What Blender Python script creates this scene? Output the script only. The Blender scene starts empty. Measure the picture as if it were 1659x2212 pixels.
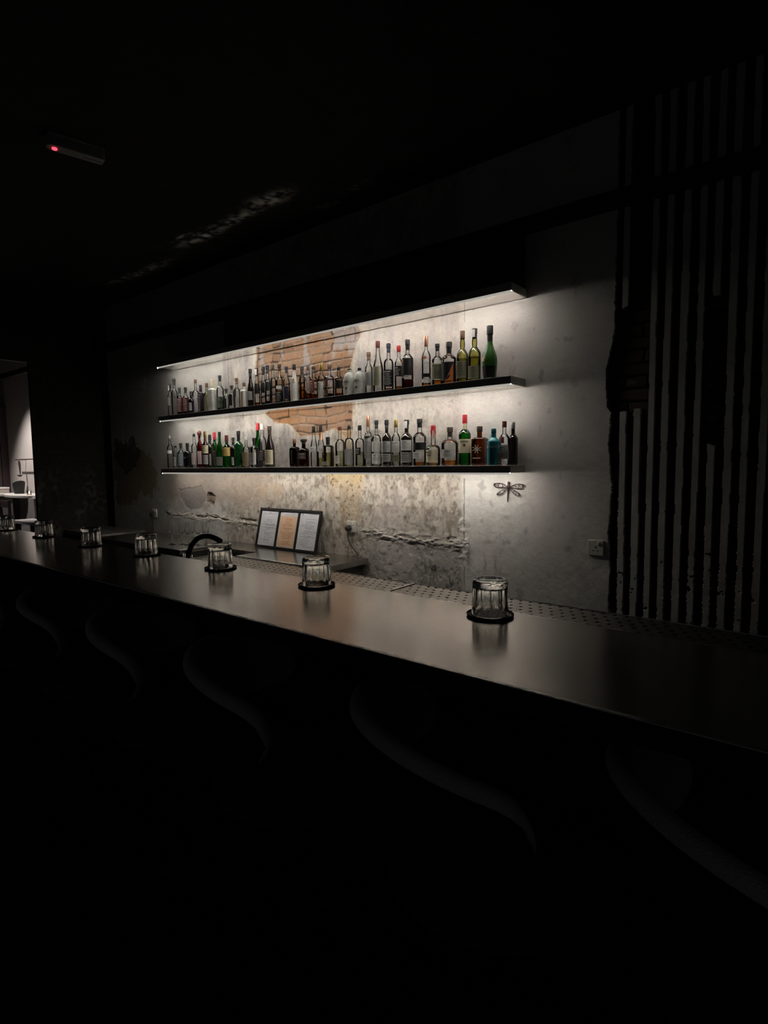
import bpy, bmesh, math, random
import numpy as np
from mathutils import Matrix, Vector

# ------------------------------------------------------------------ camera, world, exposure
scn = bpy.context.scene
COL = scn.collection
R_ = math.radians
YAW, PITCH, ROLL, FPX = R_(-38.916), R_(-4.810), R_(-0.678), 1228.6
EYE = 1.40
fw = Vector((math.sin(YAW)*math.cos(PITCH), math.cos(YAW)*math.cos(PITCH), math.sin(PITCH)))
rt = Vector((math.cos(YAW), -math.sin(YAW), 0)); up = rt.cross(fw)
r2 = rt*math.cos(ROLL) + up*math.sin(ROLL); u2 = -rt*math.sin(ROLL) + up*math.cos(ROLL)
cam_data = bpy.data.cameras.new('camera'); cam = bpy.data.objects.new('camera', cam_data); COL.objects.link(cam)
cam.matrix_world = Matrix(((r2.x, u2.x, -fw.x, 0), (r2.y, u2.y, -fw.y, 0), (r2.z, u2.z, -fw.z, EYE), (0, 0, 0, 1)))
cam_data.sensor_fit = 'VERTICAL'; cam_data.sensor_height = 36; cam_data.lens = FPX*36/2212
cam_data.clip_start = .02
scn.camera = cam
scn.view_settings.view_transform = 'Standard'; scn.view_settings.look = 'None'
scn.view_settings.exposure = EXPOSURE = 0.0; scn.view_settings.gamma = 1; scn.view_settings.use_curve_mapping = False
world = bpy.data.worlds.new('world'); scn.world = world; world.use_nodes = True
world.node_tree.nodes['Background'].inputs[0].default_value = (.74, .79, .84, 1)
world.node_tree.nodes['Background'].inputs[1].default_value = WORLD = .012
LED_POWER = 66.0
LED_COLOR = (1.0, .96, .87)
SPOT_POWER = 250.0
try:
    scn.cycles.transparent_max_bounces = 32
    scn.cycles.max_bounces = 12
    scn.cycles.transmission_bounces = 12
    scn.cycles.sample_clamp_indirect = 12.0
    scn.cycles.blur_glossy = .3
except Exception:
    pass
rng = random.Random(7)

# ------------------------------------------------------------------ materials
MATS = {}
def nm(name):
    m = bpy.data.materials.new(name); m.use_nodes = True
    nt = m.node_tree; nt.nodes.clear()
    return m, nt, nt.nodes, nt.links
def pbr(name, col, rough=.5, metal=0., spec=.5, var=.12, scale=30., bump=0., bscale=200., coat=0.):
    if name in MATS: return MATS[name]
    m, nt, N, L = nm(name)
    out = N.new('ShaderNodeOutputMaterial'); b = N.new('ShaderNodeBsdfPrincipled')
    L.new(b.outputs[0], out.inputs[0])
    tc = N.new('ShaderNodeTexCoord'); no = N.new('ShaderNodeTexNoise'); no.inputs['Scale'].default_value = scale; no.inputs['Detail'].default_value = 5
    L.new(tc.outputs['Object'], no.inputs['Vector'])
    mx = N.new('ShaderNodeMix'); mx.data_type = 'RGBA'
    mx.inputs[6].default_value = (*[c*(1-var) for c in col], 1); mx.inputs[7].default_value = (*[min(1, c*(1+var)) for c in col], 1)
    L.new(no.outputs['Fac'], mx.inputs[0]); L.new(mx.outputs[2], b.inputs['Base Color'])
    b.inputs['Metallic'].default_value = metal; b.inputs['Specular IOR Level'].default_value = spec
    mr = N.new('ShaderNodeMapRange'); mr.inputs[3].default_value = max(0, rough*.94); mr.inputs[4].default_value = min(1, rough*1.06)
    L.new(no.outputs['Fac'], mr.inputs[0]); L.new(mr.outputs[0], b.inputs['Roughness'])
    if coat: b.inputs['Coat Weight'].default_value = coat
    if bump:
        n2 = N.new('ShaderNodeTexNoise'); n2.inputs['Scale'].default_value = bscale; n2.inputs['Detail'].default_value = 3
        L.new(tc.outputs['Object'], n2.inputs['Vector'])
        bp = N.new('ShaderNodeBump'); bp.inputs['Strength'].default_value = bump; bp.inputs['Distance'].default_value = .004
        L.new(n2.outputs['Fac'], bp.inputs['Height']); L.new(bp.outputs[0], b.inputs['Normal'])
    MATS[name] = m
    return m
def emit(name, col, strength):
    if name in MATS: return MATS[name]
    m, nt, N, L = nm(name)
    out = N.new('ShaderNodeOutputMaterial'); e = N.new('ShaderNodeEmission')
    e.inputs[0].default_value = (*col, 1); e.inputs[1].default_value = strength
    L.new(e.outputs[0], out.inputs[0]); MATS[name] = m
    return m
def thin_glass(name, tint, edge=.35, gloss=.9, rough=.02):
    """bottle glass: tinted see-through wall with a fresnel reflection, darker where the wall is seen edge on"""
    if name in MATS: return MATS[name]
    m, nt, N, L = nm(name)
    out = N.new('ShaderNodeOutputMaterial'); t = N.new('ShaderNodeBsdfTransparent'); g = N.new('ShaderNodeBsdfGlossy')
    g.inputs['Roughness'].default_value = rough; g.inputs['Color'].default_value = (gloss, gloss, gloss, 1)
    lw = N.new('ShaderNodeLayerWeight'); lw.inputs['Blend'].default_value = .25
    mx = N.new('ShaderNodeMix'); mx.data_type = 'RGBA'
    mx.inputs[6].default_value = (*tint, 1); mx.inputs[7].default_value = (*[c*edge for c in tint], 1)
    L.new(lw.outputs['Facing'], mx.inputs[0]); L.new(mx.outputs[2], t.inputs['Color'])
    fr = N.new('ShaderNodeFresnel'); fr.inputs['IOR'].default_value = 1.5
    no = N.new('ShaderNodeTexNoise'); no.inputs['Scale'].default_value = 60
    bp = N.new('ShaderNodeBump'); bp.inputs['Strength'].default_value = .06; bp.inputs['Distance'].default_value = .002
    tc = N.new('ShaderNodeTexCoord'); L.new(tc.outputs['Object'], no.inputs['Vector'])
    L.new(no.outputs['Fac'], bp.inputs['Height']); L.new(bp.outputs[0], g.inputs['Normal'])
    ms = N.new('ShaderNodeMixShader'); L.new(fr.outputs[0], ms.inputs[0]); L.new(t.outputs[0], ms.inputs[1]); L.new(g.outputs[0], ms.inputs[2])
    L.new(ms.outputs[0], out.inputs[0]); MATS[name] = m
    return m
def solid_glass(name, col=(1, 1, 1), rough=0.):
    if name in MATS: return MATS[name]
    m, nt, N, L = nm(name)
    out = N.new('ShaderNodeOutputMaterial'); b = N.new('ShaderNodeBsdfPrincipled')
    b.inputs['Base Color'].default_value = (*col, 1); b.inputs['Transmission Weight'].default_value = 1; b.inputs['IOR'].default_value = 1.5
    b.inputs['Roughness'].default_value = rough
    tc = N.new('ShaderNodeTexCoord'); no = N.new('ShaderNodeTexNoise'); no.inputs['Scale'].default_value = 40
    bp = N.new('ShaderNodeBump'); bp.inputs['Strength'].default_value = .04; bp.inputs['Distance'].default_value = .002
    L.new(tc.outputs['Object'], no.inputs['Vector']); L.new(no.outputs['Fac'], bp.inputs['Height']); L.new(bp.outputs[0], b.inputs['Normal'])
    L.new(b.outputs[0], out.inputs[0]); MATS[name] = m
    return m
def painted(name, rough=.9, nscale=90., bump=.5, amp=.16):
    """wall plaster: the colour comes from the mesh's own painted attribute, with a fine procedural grain on top"""
    m, nt, N, L = nm(name)
    out = N.new('ShaderNodeOutputMaterial'); b = N.new('ShaderNodeBsdfPrincipled'); L.new(b.outputs[0], out.inputs[0])
    at = N.new('ShaderNodeAttribute'); at.attribute_name = 'albedo'
    tc = N.new('ShaderNodeTexCoord'); no = N.new('ShaderNodeTexNoise'); no.inputs['Scale'].default_value = nscale; no.inputs['Detail'].default_value = 6; no.inputs['Roughness'].default_value = .7
    L.new(tc.outputs['Object'], no.inputs['Vector'])
    mr = N.new('ShaderNodeMapRange'); mr.inputs[3].default_value = 1-amp; mr.inputs[4].default_value = 1+amp
    L.new(no.outputs['Fac'], mr.inputs[0])
    mu = N.new('ShaderNodeVectorMath'); mu.operation = 'SCALE'; L.new(at.outputs['Color'], mu.inputs[0]); L.new(mr.outputs[0], mu.inputs['Scale'])
    L.new(mu.outputs[0], b.inputs['Base Color']); b.inputs['Roughness'].default_value = rough; b.inputs['Specular IOR Level'].default_value = .2
    bp = N.new('ShaderNodeBump'); bp.inputs['Strength'].default_value = bump; bp.inputs['Distance'].default_value = .003
    L.new(no.outputs['Fac'], bp.inputs['Height']); L.new(bp.outputs[0], b.inputs['Normal'])
    return m

BLACK = pbr('matte black paint', (.012, .012, .012), .7)
DARKMETAL = pbr('blackened steel', (.40, .385, .355), .5, .1)
STEEL = pbr('brushed stainless steel', (.58, .55, .51), .18, .82, scale=5, var=.06)
POLISHED = pbr('bright edge metal', (.92, .91, .88), .34, 1.)  # extra bright metal, draws the highlight lines along bar and drip rail
MIRRORSTEEL = pbr('satin shelf underside', (.90, .88, .84), .07, 1., scale=8, var=.04)
FABRIC = pbr('grey boucle fabric', (.74, .71, .66), .95, 0, .1, var=.25, scale=260, bump=1., bscale=420)
SEATFABRIC = pbr('dark seat fabric', (.12, .115, .10), .95, 0, .1, var=.3, scale=260, bump=1., bscale=420)
CHAIRMETAL = pbr('stool leg metal', (.02, .02, .02), .5, .3)
WHITEPLASTIC = pbr('white plastic', (.50, .48, .43), .45)
CONCRETE = pbr('dark screed', (.025, .024, .023), .8, scale=5, var=.3)

# ------------------------------------------------------------------ mesh helpers
class MB:
    def __init__(s): s.v = []; s.f = []; s.mi = []
    def add(s, verts, faces):
        o = len(s.v); s.v += [tuple(p) for p in verts]; s.f += [tuple(i+o for i in f) for f in faces]
        return s
    def box(s, x0, x1, y0, y1, z0, z1):
        return s.add([(x0,y0,z0),(x1,y0,z0),(x1,y1,z0),(x0,y1,z0),(x0,y0,z1),(x1,y0,z1),(x1,y1,z1),(x0,y1,z1)],
                     [(3,2,1,0),(4,5,6,7),(0,1,5,4),(1,2,6,5),(2,3,7,6),(3,0,4,7)])
    def lathe(s, prof, n=24, c=(0,0,0), rad=None, cap=True):
        """prof: (r,z) list from bottom to top; rad(theta) scales the radius for square sections"""
        V = []; F = []
        for (r, z) in prof:
            for k in range(n):
                a = 2*math.pi*k/n; q = r*(rad(a) if rad else 1)
                V.append((c[0]+q*math.cos(a), c[1]+q*math.sin(a), c[2]+z))
        for i in range(len(prof)-1):
            for k in range(n):
                a, b = i*n+k, i*n+(k+1) % n
                F.append((a, b, b+n, a+n))
        if cap:
            F.append(tuple(range(n-1, -1, -1))); m = (len(prof)-1)*n; F.append(tuple(range(m, m+n)))
        return s.add(V, F)
    def tube(s, pts, r, n=10, caps=True):
        pts = [Vector(p) for p in pts]; V = []; F = []; prev = None
        rr = r if isinstance(r, (list, tuple)) else [r]*len(pts)
        for i, p in enumerate(pts):
            t = (pts[min(i+1, len(pts)-1)]-pts[max(i-1, 0)]).normalized()
            if prev is None:
                a = Vector((0,0,1)) if abs(t.z) < .9 else Vector((1,0,0)); u = t.cross(a).normalized()
            else: u = (prev-t*prev.dot(t)).normalized()
            prev = u; w = t.cross(u)
            for k in range(n):
                a = 2*math.pi*k/n; V.append(p+(u*math.cos(a)+w*math.sin(a))*rr[i])
        for i in range(len(pts)-1):
            for k in range(n):
                a, b = i*n+k, i*n+(k+1) % n; F.append((a, b, b+n, a+n))
        if caps: F.append(tuple(range(n-1,-1,-1))); m = (len(pts)-1)*n; F.append(tuple(range(m, m+n)))
        return s.add(V, F)
    def prism(s, poly, a0, a1, axis='x'):
        """extrude a 2D polygon along an axis; poly in the other two axes' order"""
        n = len(poly); V = []
        for a in (a0, a1):
            for (p, q) in poly:
                V.append({'x': (a, p, q), 'y': (p, a, q), 'z': (p, q, a)}[axis])
        F = [tuple(range(n-1,-1,-1)), tuple(range(n, 2*n))]+[(i, (i+1) % n, (i+1) % n+n, i+n) for i in range(n)]
        return s.add(V, F)
def obj(name, mb, mat, parent=None, loc=None, rot=None, smooth=True, bevel=0., angle=40):
    me = bpy.data.meshes.new(name)
    if isinstance(mb, MB):
        me.from_pydata(mb.v, [], mb.f)
        bm = bmesh.new(); bm.from_mesh(me); bmesh.ops.recalc_face_normals(bm, faces=bm.faces); bm.to_mesh(me); bm.free()
    else: me = mb; me.name = name
    me.update(); me.materials.clear(); me.materials.append(mat)
    o = bpy.data.objects.new(name, me); COL.objects.link(o)
    if loc: o.location = loc
    if rot: o.rotation_euler = rot
    if parent: o.parent = parent
    if smooth and len(me.polygons):
        me.polygons.foreach_set('use_smooth', [True]*len(me.polygons))
        try: me.set_sharp_from_angle(angle=R_(angle))
        except Exception: pass
    if bevel:
        b = o.modifiers.new('edge', 'BEVEL'); b.width = bevel; b.segments = 2; b.limit_method = 'ANGLE'
    return o
def tag(o, label, cat, group=None):
    o['label'] = label; o['category'] = cat
    if group: o['group'] = group
    return o
def thing(name, label, cat, loc=(0,0,0), rz=0, group=None):
    o = bpy.data.objects.new(name, None); COL.objects.link(o); o.location = loc; o.rotation_euler = (0,0,rz)
    o.empty_display_size = .1
    return tag(o, label, cat, group)
def struct(name, mb, mat, parent=None, **k):
    o = obj(name, mb, mat, parent, **k)
    if not parent: o['kind'] = 'structure'
    return o
def dup(root, loc, label, rz=None, group=None):
    r = root.copy(); COL.objects.link(r); r.location = loc; r['label'] = label
    if rz is not None: r.rotation_euler = (0,0,rz)
    for ch in list(root.children):
        c = ch.copy(); COL.objects.link(c); c.parent = r
        for g in list(ch.children):
            d = g.copy(); COL.objects.link(d); d.parent = c
    return r
TEXTS = {}
def text_mesh(body, size, depth=.0004):
    cu = bpy.data.curves.new('lettering', 'FONT'); cu.body = body; cu.size = size; cu.align_x = 'CENTER'; cu.align_y = 'CENTER'
    cu.extrude = depth; cu.resolution_u = 2
    t = bpy.data.objects.new('lettering', cu); COL.objects.link(t)
    dg = bpy.context.evaluated_depsgraph_get(); dg.update()
    me = bpy.data.meshes.new_from_object(t.evaluated_get(dg))
    bpy.data.objects.remove(t)
    return me
def noise_tables(seed):
    return np.random.default_rng(seed).random((256, 256))
def vnoise(x, z, seed):
    T = noise_tables(seed); xi = np.floor(x).astype(int); zi = np.floor(z).astype(int); fx = x-xi; fz = z-zi
    fx = fx*fx*(3-2*fx); fz = fz*fz*(3-2*fz)
    a = T[xi & 255, zi & 255]; b = T[(xi+1) & 255, zi & 255]; c = T[xi & 255, (zi+1) & 255]; d = T[(xi+1) & 255, (zi+1) & 255]
    return (a*(1-fx)+b*fx)*(1-fz)+(c*(1-fx)+d*fx)*fz
def fbm(x, z, seed, oct=5, gain=.5):
    s = 0; a = 1; t = 0
    for o in range(oct):
        s = s+a*vnoise(x*2**o+17.3*o, z*2**o+9.1*o, seed+o); t += a; a *= gain
    return s/t
def sm(e0, e1, x):
    t = np.clip((x-e0)/(e1-e0), 0, 1); return t*t*(3-2*t)
def inpoly(x, z, P):
    r = np.zeros(x.shape, bool); n = len(P)
    for i in range(n):
        (x0, z0), (x1, z1) = P[i], P[(i+1) % n]
        if z0 == z1: continue
        c = ((z0 > z) != (z1 > z)) & (x < (x1-x0)*(z-z0)/(z1-z0)+x0)
        r ^= c
    return r
def grid_mesh(name, xs, zs, place, albedo):
    """xs,zs 1D; place(X,Z)->(n,3) points; albedo (n,3)"""
    nx, nz = len(xs), len(zs)
    i = np.arange((nx-1)*(nz-1)); r = i//(nx-1); c = i % (nx-1); a = r*nx+c
    quads = np.stack([a, a+1, a+nx+1, a+nx], 1).astype(np.int32)
    me = bpy.data.meshes.new(name)
    me.vertices.add(nx*nz); me.vertices.foreach_set('co', np.asarray(place, np.float32).ravel())
    me.loops.add(quads.size); me.loops.foreach_set('vertex_index', quads.ravel())
    me.polygons.add(len(quads)); me.polygons.foreach_set('loop_start', np.arange(0, quads.size, 4, dtype=np.int32))
    try: me.polygons.foreach_set('loop_total', np.full(len(quads), 4, np.int32))
    except Exception: pass
    at = me.attributes.new('albedo', 'FLOAT_COLOR', 'POINT')
    col = np.ones((nx*nz, 4), np.float32); col[:, :3] = albedo
    at.data.foreach_set('color', col.ravel())
    me.update(calc_edges=True); me.validate()
    return me

# ------------------------------------------------------------------ the room
WALL_Y = 3.16
PIER_X = -6.78
CEIL_Z = 3.19
XR = 1.6                      # how far the room is built beyond the photo's right edge
def wall_back():
    xs = np.concatenate([np.arange(PIER_X, -4.5, .008), np.arange(-4.5, -1.02, .005), np.arange(-1.02, .0, .0035), np.arange(.0, XR+.02, .008)])
    zs = np.concatenate([np.arange(0, .56, .04), np.arange(.56, 2.42, .005), np.arange(2.42, CEIL_Z+.02, .012)])
    X, Z = np.meshgrid(xs, zs); X = X.ravel(); Z = Z.ravel()
    n1 = fbm(X*3, Z*3, 1); n2 = fbm(X*11, Z*11, 11); n3 = fbm(X*40, Z*40, 21, 4); nv = fbm(X*16, Z*3.2, 31); nvf = fbm(X*60, Z*7, 41, 4)
    wx = (fbm(X*9, Z*9, 51)-.5); wz = (fbm(X*9, Z*9, 61)-.5); wxf = fbm(X*45, Z*45, 71, 3)-.5; wzf = fbm(X*45, Z*45, 81, 3)-.5
    def lerp(A, c, m): return A+(np.array(c)-A)*m[:, None]
    dy = np.zeros_like(X)                                     # recess (+) or bulge (-)
    A = np.tile(np.array((.585, .562, .525)), (len(X), 1))
    A *= (1+.26*(n1-.5)+.16*(n2-.5)+.08*(n3-.5))[:, None]
    dy += (n2-.5)*.004+(n3-.5)*.0015
    jx = X+wx*.10+wxf*.02; jz = Z+wz*.10+wzf*.02              # jittered coordinates give ragged outlines
    # --- smooth skim coat beyond the vertical seam
    seam = -1.885+.006*(vnoise(Z*6, Z*0, 91)-.5)
    smooth_side = sm(-.006, .006, X-seam)
    A = A*(1-.02*smooth_side[:, None])
    A = lerp(A, (.60, .575, .54), .55*smooth_side)
    dy -= .003*smooth_side
    # --- grey damp smears on the rough side
    reg = sm(-4.55, -4.2, X)*(1-sm(-1.95, -1.87, X))
    g = sm(.50, .66, nv*.62+n2*.38)*reg
    up1 = sm(1.62, 1.45, Z)*0
    A = lerp(A, (.31, .30, .30), .70*g)
    gm = sm(.44, .64, fbm(X*6.5, Z*5, 37, 5))*reg; A = lerp(A, (.40, .385, .37), .55*gm)
    A = lerp(A, (.49, .45, .41), .55*reg)
    fine = sm(.56, .70, nvf)*reg
    A = lerp(A, (.27, .26, .255), .38*fine)
    # darker cement bay (behind the lower shelf)
    bay = (inpoly(jx, jz, [(-4.32, 1.84), (-3.80, 1.80), (-3.50, 1.70), (-3.42, 1.62), (-3.15, 1.60), (-3.1, 1.36), (-4.30, 1.36)])).astype(float)
    A = lerp(A, (.36, .345, .35), .65*bay*(.55+.9*(nv-.2)).clip(0, 1))
    drip = sm(.54, .68, fbm(X*24, Z*3.2, 101, 5, .6))*bay
    A = lerp(A, (.60, .54, .50), .55*drip)
    bay2 = inpoly(jx, jz, [(-4.42, 2.38), (-3.95, 2.42), (-3.96, 1.9), (-4.35, 1.9)]).astype(float)
    A = lerp(A, (.37, .35, .36), .6*bay2*sm(.4, .6, nv))
    dirt = sm(.46, .70, fbm(X*22, Z*15, 501, 6, .6)); dirt2 = sm(.54, .74, fbm(X*46, Z*30, 511, 4, .6))
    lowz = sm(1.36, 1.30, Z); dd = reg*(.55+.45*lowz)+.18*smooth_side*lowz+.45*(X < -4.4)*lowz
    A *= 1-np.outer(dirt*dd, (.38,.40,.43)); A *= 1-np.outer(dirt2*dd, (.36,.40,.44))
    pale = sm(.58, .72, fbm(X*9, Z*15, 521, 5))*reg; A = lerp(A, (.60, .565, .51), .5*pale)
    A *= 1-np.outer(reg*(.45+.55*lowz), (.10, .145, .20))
    hair = (np.abs(fbm(X*5, Z*3.2, 531, 5)-.5) < .0035)*reg; A = lerp(A, (.14, .12, .11), .6*hair)
    dy += .0035*dirt*reg*lowz
    # --- exposed brick
    P = [(-3.91,2.46),(-3.93,2.23),(-3.95,2.02),(-3.81,1.82),(-3.73,1.76),(-3.49,1.72),(-3.41,1.64),(-3.19,1.64),(-3.0,1.67),(-2.93,1.59),(-2.89,1.57),(-2.85,1.65),(-2.84,1.82),(-2.85,2.12),(-2.83,2.2),(-2.78,2.29),(-2.73,2.40),(-2.73,2.46)]
    jx2 = X+wx*.045+wxf*.016; jz2 = Z+wz*.045+wzf*.016
    brick = inpoly(jx2, jz2, P)
    hole = inpoly(jx2, jz2, [(-4.73,1.12),(-4.70,1.16),(-4.63,1.155),(-4.59,1.12),(-4.60,1.05),(-4.66,1.03),(-4.72,1.06)])
    def bricks(X, Z):
        ch = .066
        Zb = Z+.050*(fbm(X*3.5, Z*6, 111, 3)-.5)+.006*(n2-.5); Xb = X+.06*(fbm(X*6, Z*7, 121, 3)-.5)+.008*(n2-.5)
        row = np.floor(Zb/ch); fz = Zb/ch-row
        per = .33; off = (row % 2)*.165+.03*np.sin(row*2.7)
        u = (Xb+off)/per; k = np.floor(u); fu = u-k          # stretcher .22 + header .11
        head = fu > .667
        bu = np.where(head, (fu-.667)/.333*.11, fu/.667*.22); bl = np.where(head, .11, .22)
        ex = np.minimum(bu, bl-bu); ez = np.minimum(fz, 1-fz)*ch
        e = np.minimum(ex, ez)
        # rounded brick corners
        e = np.where((ex < .014) & (ez < .014), .014-np.hypot(.014-ex, .014-ez), e)
        idx = (row*131+k*17+head*7).astype(int)
        rnd = noise_tables(131)[(idx*57) & 255, (idx*91) & 255]; rn2 = noise_tables(132)[(idx*23) & 255, (idx*71) & 255]
        return e, rnd, rn2
    e, rnd, rn2 = bricks(X, Z)
    mort = 1-sm(.002+.0025*n2, .008+.002*n2, e)
    bc = np.stack([.300+.10*(rnd-.5), .208+.08*(rnd-.5)+.03*(rn2-.5), .152+.06*(rnd-.5)+.03*(rn2-.5)], 1)
    bc = lerp(bc, (.36, .22, .13), sm(.55, .75, n1)*.5)                       # orange ochre blooms
    bc = lerp(bc, (.36, .265, .20), .55*sm(.45, .6, n2)*rn2)
    ochre = np.exp(-(((X+3.62)/.22)**2+((Z-1.79)/.07)**2)); bc = lerp(bc, (.44, .22, .09), .6*ochre.clip(0, 1))
    bc *= np.outer(1+.35*(n3-.5), (.80, .68, .60))
    mc = np.where((fbm(X*9, Z*13, 133, 3) > .53)[:, None], np.array((.07, .05, .035)), np.array((.26, .19, .14)))
    mc = np.where((fbm(X*5, Z*5, 141) > .50)[:, None], np.array((.285, .20, .145)), mc)
    bcol = bc*(1-mort[:, None])+mc*mort[:, None]
    A[brick] = bcol[brick]; dy[brick] = (.012+.008*mort+.004*(rnd-.5)+.003*(n3-.5))[brick]
    rim = inpoly(X+wx*.045+wxf*.016-.012*np.sign(X+3.35), jz2+.006, P) & ~brick
    A[rim] = A[rim]*.5+np.array((.42, .26, .12))*.5
    A[hole] = np.array((.20, .15, .08))*(1+.8*(n2[hole][:, None]-.5)); dy[hole] = .035
    A[hole & (e < .012)] *= .35
    # orange run below the brick, ochre bay below the lowest shelf
    run = inpoly(jx2, jz2, [(-2.99,1.66),(-2.86,1.66),(-2.84,1.40),(-2.90,1.36),(-2.95,1.50)]); A[run] = A[run]*.45+np.array((.46, .33, .20))*.55
    tj = X+wx*.16+wxf*.05; tz = Z+wz*.16+wzf*.05
    t = np.zeros_like(X)
    for o_ in ((0,0),(.018,.012),(-.016,.014),(.01,-.02),(-.02,-.014)):     # feathered outline
        t += inpoly(tj+o_[0], tz+o_[1], [(-3.16,1.40),(-2.76,1.40),(-2.75,1.21),(-2.79,1.03),(-2.80,.90),(-2.98,.86),(-3.02,1.06),(-3.12,1.2)])/5.
    A = lerp(A, (.40, .31, .21), .72*t*sm(.25, .55, n1*.4+n2*.6)); A = lerp(A, (.33, .22, .13), .45*t*sm(.44, .70, fbm(X*14, Z*11, 155, 6, .6)))
    A = lerp(A, (.52, .40, .20), .6*t*sm(1.2, 1.32, Z))
    scar = t*sm(.60, .68, fbm(X*12, Z*30, 157, 5))*np.exp(-((Z-1.07)/.05)**2); A = lerp(A, (.13, .11, .10), .8*scar)
    spots = sm(.65, .74, fbm(X*55, Z*48, 151, 4))*t; A = lerp(A, (.09, .06, .04), .8*spots)
    gsp = sm(.68, .78, fbm(X*52, Z*44, 161, 5))*reg*sm(1.36, 1.30, Z); A = lerp(A, (.13, .11, .095), .55*gsp)
    # rose brown wash on the pier side of the lower wall
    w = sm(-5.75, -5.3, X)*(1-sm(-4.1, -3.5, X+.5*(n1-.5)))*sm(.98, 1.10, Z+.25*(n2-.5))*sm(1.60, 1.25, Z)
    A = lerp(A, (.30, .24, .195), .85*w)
    w2 = inpoly(jx, jz, [(-3.98,1.26),(-3.62,1.24),(-3.60,1.10),(-3.85,1.02),(-3.98,1.02)]).astype(float); A = lerp(A, (.34, .25, .18), .6*w2*sm(.3,.6,n2))
    pk = inpoly(jx, jz2, [(-5.22,1.17),(-5.02,1.19),(-4.80,1.22),(-4.73,1.10),(-4.80,1.0),(-5.0,.97),(-5.12,1.0)]).astype(float); A = lerp(A, (.22, .195, .185), .7*pk); dy += .004*pk
    half_dim = 1-sm(-4.9, -3.9, X+.5*(n1-.5)); A = lerp(A, A*.62, half_dim)               # albedo dimmed on this half for its weaker light
    pier_dim = (1-sm(-5.7, -5.15, X+.5*(n1-.5))); A = lerp(A, (.34, .33, .29), .6*pier_dim)       # greenish-grey plaster, darkened for light fading towards the pier
    # brown patch and black scar beside the pier
    bp = inpoly(X+wx*.22+wxf*.10, Z+wz*.22+wzf*.10, [(-6.52,1.62),(-5.75,1.58),(-5.55,1.30),(-5.70,1.05),(-5.95,1.16),(-6.05,.98),(-6.5,1.02)]).astype(float); A = lerp(A, (.20, .145, .085), .85*bp)
    sc = inpoly(X+wx*.2+wxf*.12, Z+wz*.2+wzf*.12, [(-6.5,1.70),(-5.98,1.68),(-5.93,1.52),(-6.02,1.38),(-6.3,1.36),(-6.5,1.5)]); A[sc] = A[sc]*.3+np.array((.03, .027, .024)); dy[sc] += .004
    # --- peeling ridge band (real relief)
    ridge_n = fbm(X*6.5+.5*n2, Z*30, 171, 6, .6)
    cz = .905-.035*(X+2.78)/.9
    band = np.exp(-((Z-cz)/.045)**2)*sm(-2.86, -2.72, X)*(1-sm(-1.92, -1.80, X))
    colb = np.exp(-((X+1.90)/.05)**2)*sm(.66, .78, Z)*sm(1.24, 1.0, Z)
    rid = (1-np.abs(2*ridge_n-1)); ridc = 1-np.abs(2*fbm(X*16, Z*16, 175, 5, .55)-1)
    dy -= colb*.020*(ridc-.72).clip(0, 1); A = lerp(A, (.58, .555, .51), .5*colb*sm(.75, .95, ridc))
    dy -= band*(.002+.034*(rid-.78).clip(0, 1))+band*.007*(n3-.5)
    A = lerp(A, (.58, .555, .51), .6*band.clip(0, 1)*sm(.7, .95, rid))
    cav = (band > .35) & (fbm(X*9, Z*40, 181, 5) > .66); A[cav] = np.array((.26, .24, .215)); dy[cav] += .006
    cz2 = .925-.038*(X+5.45)/1.5
    band2 = np.exp(-((Z-cz2)/.035)**2)*sm(-5.5, -5.4, X)*(1-sm(-3.6, -3.4, X))
    rid2 = 1-np.abs(2*fbm(X*8, Z*30, 191, 5)-1); dy -= band2*.022*(rid2-.65).clip(0, 1)
    A = lerp(A, (.56, .51, .45), .6*band2*sm(.6, .85, rid2))
    cav2 = (band2 > .3) & (fbm(X*7, Z*36, 201, 4) > .60); A[cav2] = (.20, .17, .14); dy[cav2] += .007
    low = sm(.90, .84, Z)*sm(-2.9, -2.6, X)*(1-sm(-1.93, -1.86, X)); A = lerp(A, (.40, .375, .345), .65*low); dy += .003*low
    bs = sm(-2.28, -2.14, X)*(1-sm(-1.96, -1.88, X))*sm(.875, .83, Z)
    A = lerp(A, (.05, .05, .045), .85*bs*sm(.50, .60, fbm(X*70, Z*16, 211, 5, .65))*sm(.40, .56, fbm(X*9, Z*5, 215)))
    # dark runs and knocks on the skim coat
    for (sx, sz, rx, rz, a) in ((-1.197,.914,.030,.020,.75), (-1.70,.905,.05,.011,.6), (-1.85,.80,.014,.09,.7), (-1.74,.76,.010,.07,.6), (-1.66,.76,.012,.07,.7), (-1.69,1.15,.012,.028,.5),
                               (-1.60,1.06,.03,.012,.35), (-1.76,1.20,.01,.05,.3), (-1.46,.99,.012,.02,.4), (-1.30,1.0,.02,.01,.3), (-2.30,1.10,.012,.05,.5), (-2.36,1.02,.01,.04,.6), (-2.30,.98,.05,.006,.6), (-2.14,.95,.05,.006,.6)):
        d = ((jx2-sx)/rx)**2+((jz2-sz)/rz)**2
        A = lerp(A, (.10, .075, .06), a*np.exp(-d*1.2))
    knocks = sm(.70, .76, fbm(X*16, Z*12, 221, 4))*smooth_side*sm(-.98, -1.3, X); A = lerp(A, (.36, .33, .32), .7*knocks)
    up = sm(1.9, 2.0, Z)*reg*sm(.54, .66, fbm(X*15, Z*6.5, 231)); A = lerp(A, (.34, .33, .34), .6*up)
    pinkish = sm(.52, .62, fbm(X*2.4, Z*2.0, 241))*sm(-3, -2.6, X); A = lerp(A, (.60, .52, .50), .35*pinkish)
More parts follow.
